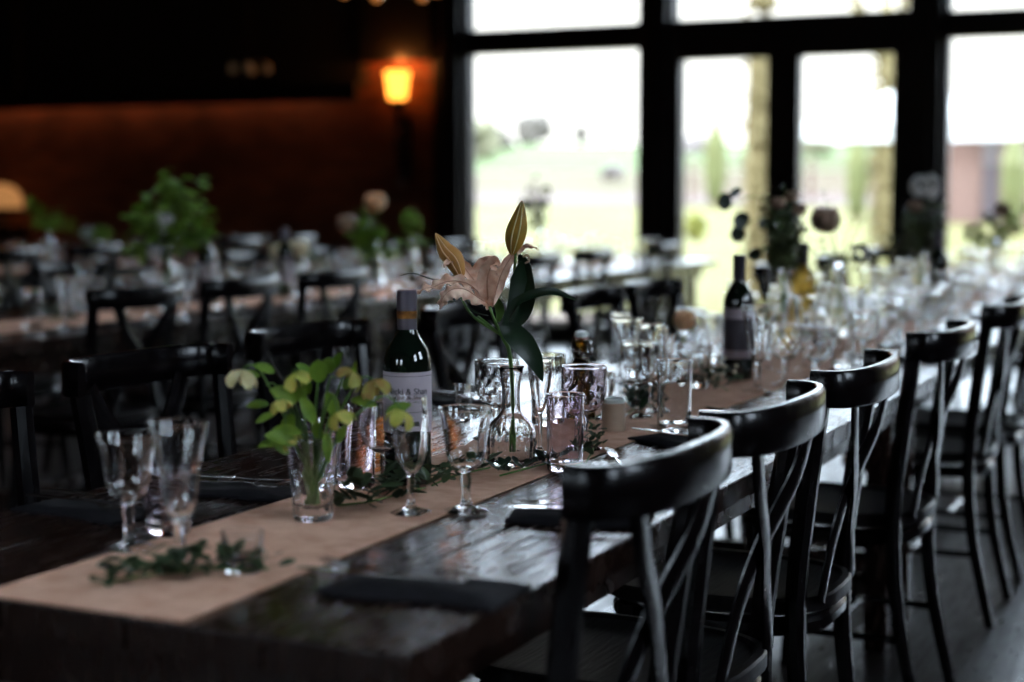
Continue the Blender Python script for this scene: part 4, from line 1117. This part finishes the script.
# ------------------------------------------------------------------ crowds of glasses further along
KW = {'goblet':'stemmed goblet','trumpet':'tall flared goblet','flute':'champagne flute','wine':'round wine glass','highball':'straight highball glass','tumbler':'short tumbler','crystal':'cut crystal goblet'}
def crowd(xa, xb, ys, where, kinds, jit=.05, mid=None):
    for y in ys:
        zone = where(y)
        for side, x in (('window side', xa), ('chair side', xb)):
            ks = random.sample(kinds, 3)
            for j, kd in enumerate(ks):
                for tries in range(8):
                    gx = x + (j-1)*.05*(1 if side == 'chair side' else -1)*.6 + rnd(.04); gy = y + (j-1)*.085 + rnd(jit)
                    if clear(gx, gy): break
                else: continue
                lab = '%s %s of runner %s' % (KW[kd], 'left' if x == xa else 'right', zone)
                glass(kd, gx, gy, lab, lab + ' (group)', s=random.uniform(.95,1.12))
random.seed(5)
def z1(y):
    return ('beyond the red wine bottle' if y < 4.6 else 'around the white wine bottle' if y < 5.7 else 'between tall bouquet and drooping rose' if y < 7 else 'around the hydrangea bouquet' if y < 8.6 else 'at far end of front tables')
yy = [3.72, 4.2, 4.62, 5.05, 5.5, 5.95, 6.4, 6.85, 7.3, 7.8, 8.3, 8.8, 9.3, 9.8]
kinds = ['goblet','trumpet','flute','wine','highball','tumbler','crystal']
crowd(-1.40, -1.02, yy, z1, kinds)
def z2(y): return ('at the left end of the second table' if y < 4.9 else 'near the green bouquet on the second table' if y < 6.9 else 'near the cream roses on the second table' if y < 8.4 else 'near the peach bouquet on the second table')
crowd(-4.10, -3.75, [3.9, 4.35, 4.9, 5.35, 5.8, 6.3, 6.8, 7.3, 7.8, 8.3, 8.9, 9.5, 10.05], z2, kinds)
def z3(y): return 'on third row table, %s half' % ('nearer' if y < 8.2 else 'farther')
crowd(-7.05, -6.74, [6.2, 7.0, 7.8, 8.6, 9.4, 10.1], z3, ['goblet','wine','highball'])
def z4(y): return 'on the fourth row table at far left'
crowd(-10.02, -9.7, [9.2, 10.0], z4, ['goblet','wine','highball'])
for y in [4.45, 5.3, 6.1, 7.0, 7.9, 8.7, 9.5]:
    random.seed(int(y*10)); setting(-.90, y, PI/2+rnd(.2), 1, 'on the right edge %s' % z1(y), z1(y)+' right', cutlery=y < 6.5)
    setting(-1.53, y-.3, -PI/2+rnd(.2), 1, 'on the left edge %s' % z1(y-.3), z1(y-.3)+' left', cutlery=False)
for y in [4.5, 5.15, 5.9, 6.8, 7.9, 8.8]:
    random.seed(int(y*10)+3); setting(-3.62, y, PI/2+rnd(.2), 1, 'on the right edge %s' % z2(y), z2(y)+' right', cutlery=False)
# sprigs and tealights further along the runner
random.seed(9)
for i, y in enumerate([4.7, 5.75, 6.6, 7.6, 8.6]):
    t = sprig([(690,388),(712,385),(722,390)], 60, .03, 'leafolive', 'dark leaf sprig on the runner %s' % z1(y), .04, .05, 4 if i == 0 else 0, 'sprigs %s' % z1(y))
    t.location = (-1.2, y, TZ+.002)
for i, y in enumerate([4.6, 6.0, 7.4, 8.8]):
    t = sprig([(690,388),(712,385),(722,390)], 50, .035, 'leafolive', 'dark leaf sprig on the runner %s' % z2(y), .04, .05, 0, 'sprigs %s' % z2(y))
    t.location = (-3.93, y, TZ+.002)
p = on_z(909, 292, .7525); yf = thing('yellow_rose', 'small orange yellow bloom low among glasses left of the dark far bottle', 'flower', (p.x, p.y, TZ+.002))
bm = B(); add_tube(bm, [(0,0,0),(0,0,.05)], .002, 6); obj('stem', bm, M['stem'], yf)
bm = B(); rose(bm, V(0,0,.07), .026, 10); obj('bloom', bm, M['yellowfl'], yf, angle=80)

# ------------------------------------------------------------------ outdoors
def gz(y):
    if y < 16: return -.06
    if y < 40: return -.06 + 1.26*(y-16)/24
    if y < 95: return 1.2 + 3.2*(y-40)/55
    return 4.4 - .02*(y-95)
def strip(name, ys, x0, x1, m, lift=0, nx=12):
    bm = B(); rows = [[bm.verts.new((x0+(x1-x0)*k/nx, y, gz(y)+lift + .25*math.sin((x0+(x1-x0)*k/nx)*.06)*max(0,(y-45)/50))) for k in range(nx+1)] for y in ys]
    for a, b in zip(rows, rows[1:]):
        for k in range(nx): bm.faces.new((a[k], a[k+1], b[k+1], b[k]))
    return struct(name, bm, m, True)
strip('ground', [W+.26, 14, 16, 20, 25, 30, 35, 40], -70, 40, M['grass'])
strip('ground_pasture', [40, 46, 54], -80, 50, mat('dry_pasture', (.060,.050,.028), .9, noise=(.068,.055,.034), nscale=.3, spec=.05))
strip('ground_field', [54, 60, 70, 80, 90, 95, 120], -160, 60, M['hill'])
strip('ground_path', [34.5, 36, 38, 39.5], -60, 40, M['gravel'], .03)
bm = B(); add_box(bm, -8, 5, W+.26, W+3.2, -.05, -.01); struct('ground_terrace', bm, M['gravel'])
bm = B(); add_box(bm, XL-.2, XR+.2, W+.24, W+.28, -.12, -.005); struct('trim_10', bm, M['beam'])

def tree(px, Y, r, top_z, label, m=None, name='garden_tree'):
    p = on_y(px, 150, Y); z = gz(Y)
    t = thing(name, label, 'tree', (p.x, Y, z))
    bm = B(); P = [(rnd(.02), rnd(.02), i*top_z/10) for i in range(11)]; add_tube(bm, smooth_path([(0,0,-.1)]+P[1:], 3), [r*1.15, r, r*.95, r*.85], 16)
    for v in bm.verts: v.co += V(rnd(r*.05), rnd(r*.05), 0)
    obj('trunk', bm, M['bark'], t)
    bm = B()
    for i in range(500):
        a = random.uniform(0, 2*PI); zz = random.uniform(.1, top_z*.95); o = V(math.cos(a), math.sin(a), 0)
        leaf(bm, o*r*.95+UV*zz, o+UV*rnd(.8), .09, .07, (rnd(1),rnd(1),1), .3, acr=2, n=1)
    obj('ivy', bm, M['bush'] if m is None else m, t, angle=80)
    bm = B()
    for i in range(7):
        a = random.uniform(0, 2*PI); o = V(math.cos(a), math.sin(a), 0); zz = top_z*random.uniform(.75, 1)
        add_tube(bm, smooth_path([UV*zz, UV*(zz+.5)+o*.5, UV*(zz+1.4)+o*1.3]), [r*.35, r*.1], 6)
    obj('branch', bm, M['bark'], t)
    return t
random.seed(12)
tree(761, 17.5, .155, 7.5, 'ivy clad tree trunk just outside, filling the right of the left door pane', M['bark'])
tree(886, 23.0, .17, 3.4, 'yellowish trunk outside near the right edge of the right door pane', M['bark'])

def cyp(px, pyt, pyb, Y, w, label):
    p = on_y(px, pyb, Y); q = on_y(px, pyt, Y); z0 = gz(Y); h = q.z - z0
    t = thing('cypress', label, 'tree', (p.x, Y, z0))
    bm = B(); add_tube(bm, [(0,0,-.1),(0,0,h*.3)], .07, 8); obj('trunk', bm, M['bark'], t)
    bm = B(); n = 14; rows = []
    for i in range(16):
        u = i/15; r = w/2*(math.sin(PI*min(1,u*.9+.12))**.6)*(1 if u < .6 else 1-(u-.6)/.4*.85)
        rows.append([bm.verts.new((r*(1+rnd(.15))*math.cos(2*PI*k/n), r*(1+rnd(.15))*math.sin(2*PI*k/n), h*(.06+.94*u)+rnd(.03))) for k in range(n)])
    for a, b in zip(rows, rows[1:]):
        for k in range(n): bm.faces.new((a[k], a[(k+1)%n], b[(k+1)%n], b[k]))
    bm.faces.new(rows[0][::-1]); bm.faces.new(rows[-1]); obj('foliage', bm, M['cypress'], t, angle=80)
cyp(715, 106, 190, 34, .5, 'slim cypress seen through the left door pane')
cyp(857, 118, 192, 30, .42, 'slim cypress seen through the right door pane under the parasol')
cyp(1014, 112, 192, 27, .42, 'slim cypress at the right edge in the right window')

def crown_tree(px, py, pr, Y, label, m, squash=.9, trunk=True, clumps=26):
    c = on_y(px, py, Y); s = (c - V(0,0,HC)).length / FPX; R = pr*s; z0 = gz(Y)
    t = thing('tree', label, 'tree', (c.x, Y, z0))
    bm = B()
    for i in range(clumps):
        v = V(rnd(1), rnd(1), rnd(1)); v = v.normalized()*random.uniform(.2,.75)*R; v.z *= squash
        k = len(bm.verts); add_ball(bm, V(0,0,c.z-z0)+v, R*random.uniform(.25,.4), sub=2)
    for v in bm.verts: v.co += V(rnd(1), rnd(1), rnd(1))*R*.03
    obj('crown', bm, m, t, angle=80)
    if trunk:
        bm = B(); add_tube(bm, [(0,0,-.2),(0,0,c.z-z0)], [R*.1, R*.07], 8); obj('trunk', bm, M['bark'], t)
    return t
random.seed(3)
PALE = mat('haze_paled_foliage', (.10,.095,.05), .9, noise=(.12,.11,.065), nscale=.5)  # pale greens with the distance haze mixed into the colour
crown_tree(532, 130, 23, 100, 'round bare tree on the skyline in the left window', M['haze_tree'])
crown_tree(580, 132, 13, 110, 'small round tree on the skyline right of the big one', M['haze_tree'], clumps=16)
crown_tree(613, 138, 7, 110, 'smallest skyline tree near the right side of the left window', M['haze_tree'], clumps=12)
crown_tree(500, 139, 16, 85, 'pale brown bush on the skyline at the left of the left window', M['haze_tree'], .7)
crown_tree(478, 138, 26, 70, 'pale yellowish bushy tree at the left edge of the left window', PALE, .9, clumps=40)
crown_tree(612, 172, 15, 42, 'pinkish blossom shrub on the lawn in the left window', M['pinktree'], .6, False)
crown_tree(655, 160, 16, 50, 'shrub hidden mostly behind the thick post', M['haze_tree'])
crown_tree(700, 150, 30, 75, 'pale bushes beyond the fence in the left door pane', M['pinktree'], .45)
crown_tree(812, 142, 26, 70, 'pale green bushes beyond the fence in the right door pane', PALE, .9, clumps=40)
crown_tree(860, 145, 20, 80, 'pale bushes behind the parasol in the right door pane', M['haze_tree'], .6)
crown_tree(695, 228, 14, 17, 'bright yellow green bush just outside at the thick post', M['bush'], 1.2, False)

fx0 = on_y(690, 160, 36).x; fx1 = on_y(940, 160, 36).x; zf = gz(36)
fn = thing('rail_fence', 'brown post and rail fence across the lawn behind the cypresses', 'fence', ((fx0+fx1)/2, 36, zf))
hw = (fx1-fx0)/2; bm = B()
for z in (.25, .55, .85): add_box(bm, -hw, hw, -.02, .02, z-.05, z+.05)
obj('rails', bm, M['fence'], fn, False)
n = int(2*hw/1.2)
for i in range(n+1):
    bm = B(); add_box(bm, -hw+i*2*hw/n-.05, -hw+i*2*hw/n+.05, .021, .11, -.1, 1.0, .01); obj('post', bm, M['fence'], fn, False)

# timber building to the right
q = on_y(944, 190, 30); zb = gz(30); topz = on_y(944, 127, 30).z
bd = thing('timber_building', 'low pinkish boarded building seen under the parasol in the right window', 'building', (q.x+5, 30, zb-.05))
bm = B(); add_box(bm, -5, 9, 0, 6, 0, topz-zb+.1); obj('wall', bm, M['barn'], bd, False)
bm = B(); h0 = topz-zb+.11
vs = [bm.verts.new(p) for p in ((-5.3,-.5,h0),(9.3,-.5,h0),(9.3,6.5,h0),(-5.3,6.5,h0),(-4,3,h0+.7),(8,3,h0+.7))]
for f in ((0,1,5,4),(2,3,4,5),(1,2,5),(3,0,4),(3,2,1,0)): bm.faces.new([vs[i] for i in f])
obj('roof', bm, M['roof'], bd, False)
px_ = on_y(990, 190, 29.9).x - (q.x+5)
bm = B(); add_box(bm, px_-.13, px_+.13, -.14, -.01, 0, h0); obj('post', bm, mat('dark_purple_post', (.04,.028,.03), .7), bd, False)

# parasol
c = on_y(915, 100, 20); z0 = gz(20); rim = on_y(915, 128, 20).z - z0; apex = on_y(915, 84, 20).z - z0
pa = thing('parasol', 'large white garden parasol outside the right door and window', 'parasol', (c.x, 20, z0))
bm = B(); R = 1.45; n = 8; pts = [bm.verts.new((R*math.cos(2*PI*(k+.3)/n), R*math.sin(2*PI*(k+.3)/n), rim)) for k in range(n)]
mid = [bm.verts.new((R*.5*math.cos(2*PI*(k+.3)/n), R*.5*math.sin(2*PI*(k+.3)/n), rim+(apex-rim)*.58)) for k in range(n)]
low = [bm.verts.new((R*math.cos(2*PI*(k+.3)/n), R*math.sin(2*PI*(k+.3)/n), rim-.12)) for k in range(n)]
ap = bm.verts.new((0,0,apex))
for k in range(n):
    k2 = (k+1)%n; bm.faces.new((pts[k], pts[k2], mid[k2], mid[k])); bm.faces.new((mid[k], mid[k2], ap)); bm.faces.new((low[k], low[k2], pts[k2], pts[k]))
bmesh.ops.solidify(bm, geom=bm.faces[:], thickness=.004)
obj('canopy', bm, M['parasol'], pa, False)
bm = B(); add_tube(bm, [(0,0,0),(0,0,apex+.1)], .03, 10); obj('pole', bm, M['greyiron'], pa)
bm = B()
for k in range(n):
    a = 2*PI*(k+.3)/n; add_tube(bm, [(.03*math.cos(a), .03*math.sin(a), apex-.06), (R*.5*math.cos(a), R*.5*math.sin(a), rim+(apex-rim)*.58-.025), (R*.97*math.cos(a), R*.97*math.sin(a), rim-.02)], .009, 6)
obj('ribs', bm, M['greyiron'], pa)
bm = B(); add_lathe(bm, [(0,0),(.3,0),(.3,.05),(.06,.09),(.05,.3),(0,.3)], 20); obj('base', bm, M['greyiron'], pa)

# ------------------------------------------------------------------ light
w = bpy.data.worlds.new('sky'); bpy.context.scene.world = w; w.use_nodes = True; nt = w.node_tree; nt.nodes.clear()
out = nt.nodes.new('ShaderNodeOutputWorld'); bg = nt.nodes.new('ShaderNodeBackground'); tc = nt.nodes.new('ShaderNodeTexCoord'); sp = nt.nodes.new('ShaderNodeSeparateXYZ')
cr = nt.nodes.new('ShaderNodeValToRGB'); cr.color_ramp.elements[0].position = .125; cr.color_ramp.elements[0].color = (.135,.132,.128,1)
cr.color_ramp.elements[1].position = .20; cr.color_ramp.elements[1].color = (.72,.83,1.0,1)
nt.links.new(tc.outputs['Generated'], sp.inputs[0]); nt.links.new(sp.outputs[2], cr.inputs[0]); nt.links.new(cr.outputs[0], bg.inputs[0]); nt.links.new(bg.outputs[0], out.inputs[0])
bg.inputs[1].default_value = 17
s = bpy.data.lights.new('sun', 'SUN'); s.energy = 3.5; s.angle = .05; s.color = (1,.93,.78)
so = bpy.data.objects.new('sun', s); C.objects.link(so); so.rotation_euler = (math.radians(52), 0, math.radians(-72))

# ------------------------------------------------------------------ camera
cam = bpy.data.cameras.new('camera'); co = bpy.data.objects.new('camera', cam); C.objects.link(co)
co.location = (0, 0, HC); co.rotation_euler = (PI/2 - PITCH, 0, YAW)
cam.sensor_width = 36; cam.lens = FPX/1024*36; cam.clip_start = .05; cam.clip_end = 500
cam.dof.use_dof = True; cam.dof.focus_distance = 2.72; cam.dof.aperture_fstop = 2.0; cam.dof.aperture_blades = 0
sc_ = bpy.context.scene; sc_.camera = co
sc_.view_settings.view_transform = 'Standard'; sc_.view_settings.look = 'None'; sc_.view_settings.exposure = 0.18; sc_.view_settings.gamma = 1; sc_.view_settings.use_curve_mapping = False
sc_.cycles.max_bounces = 16; sc_.cycles.transmission_bounces = 14; sc_.cycles.transparent_max_bounces = 12; sc_.cycles.diffuse_bounces = 5
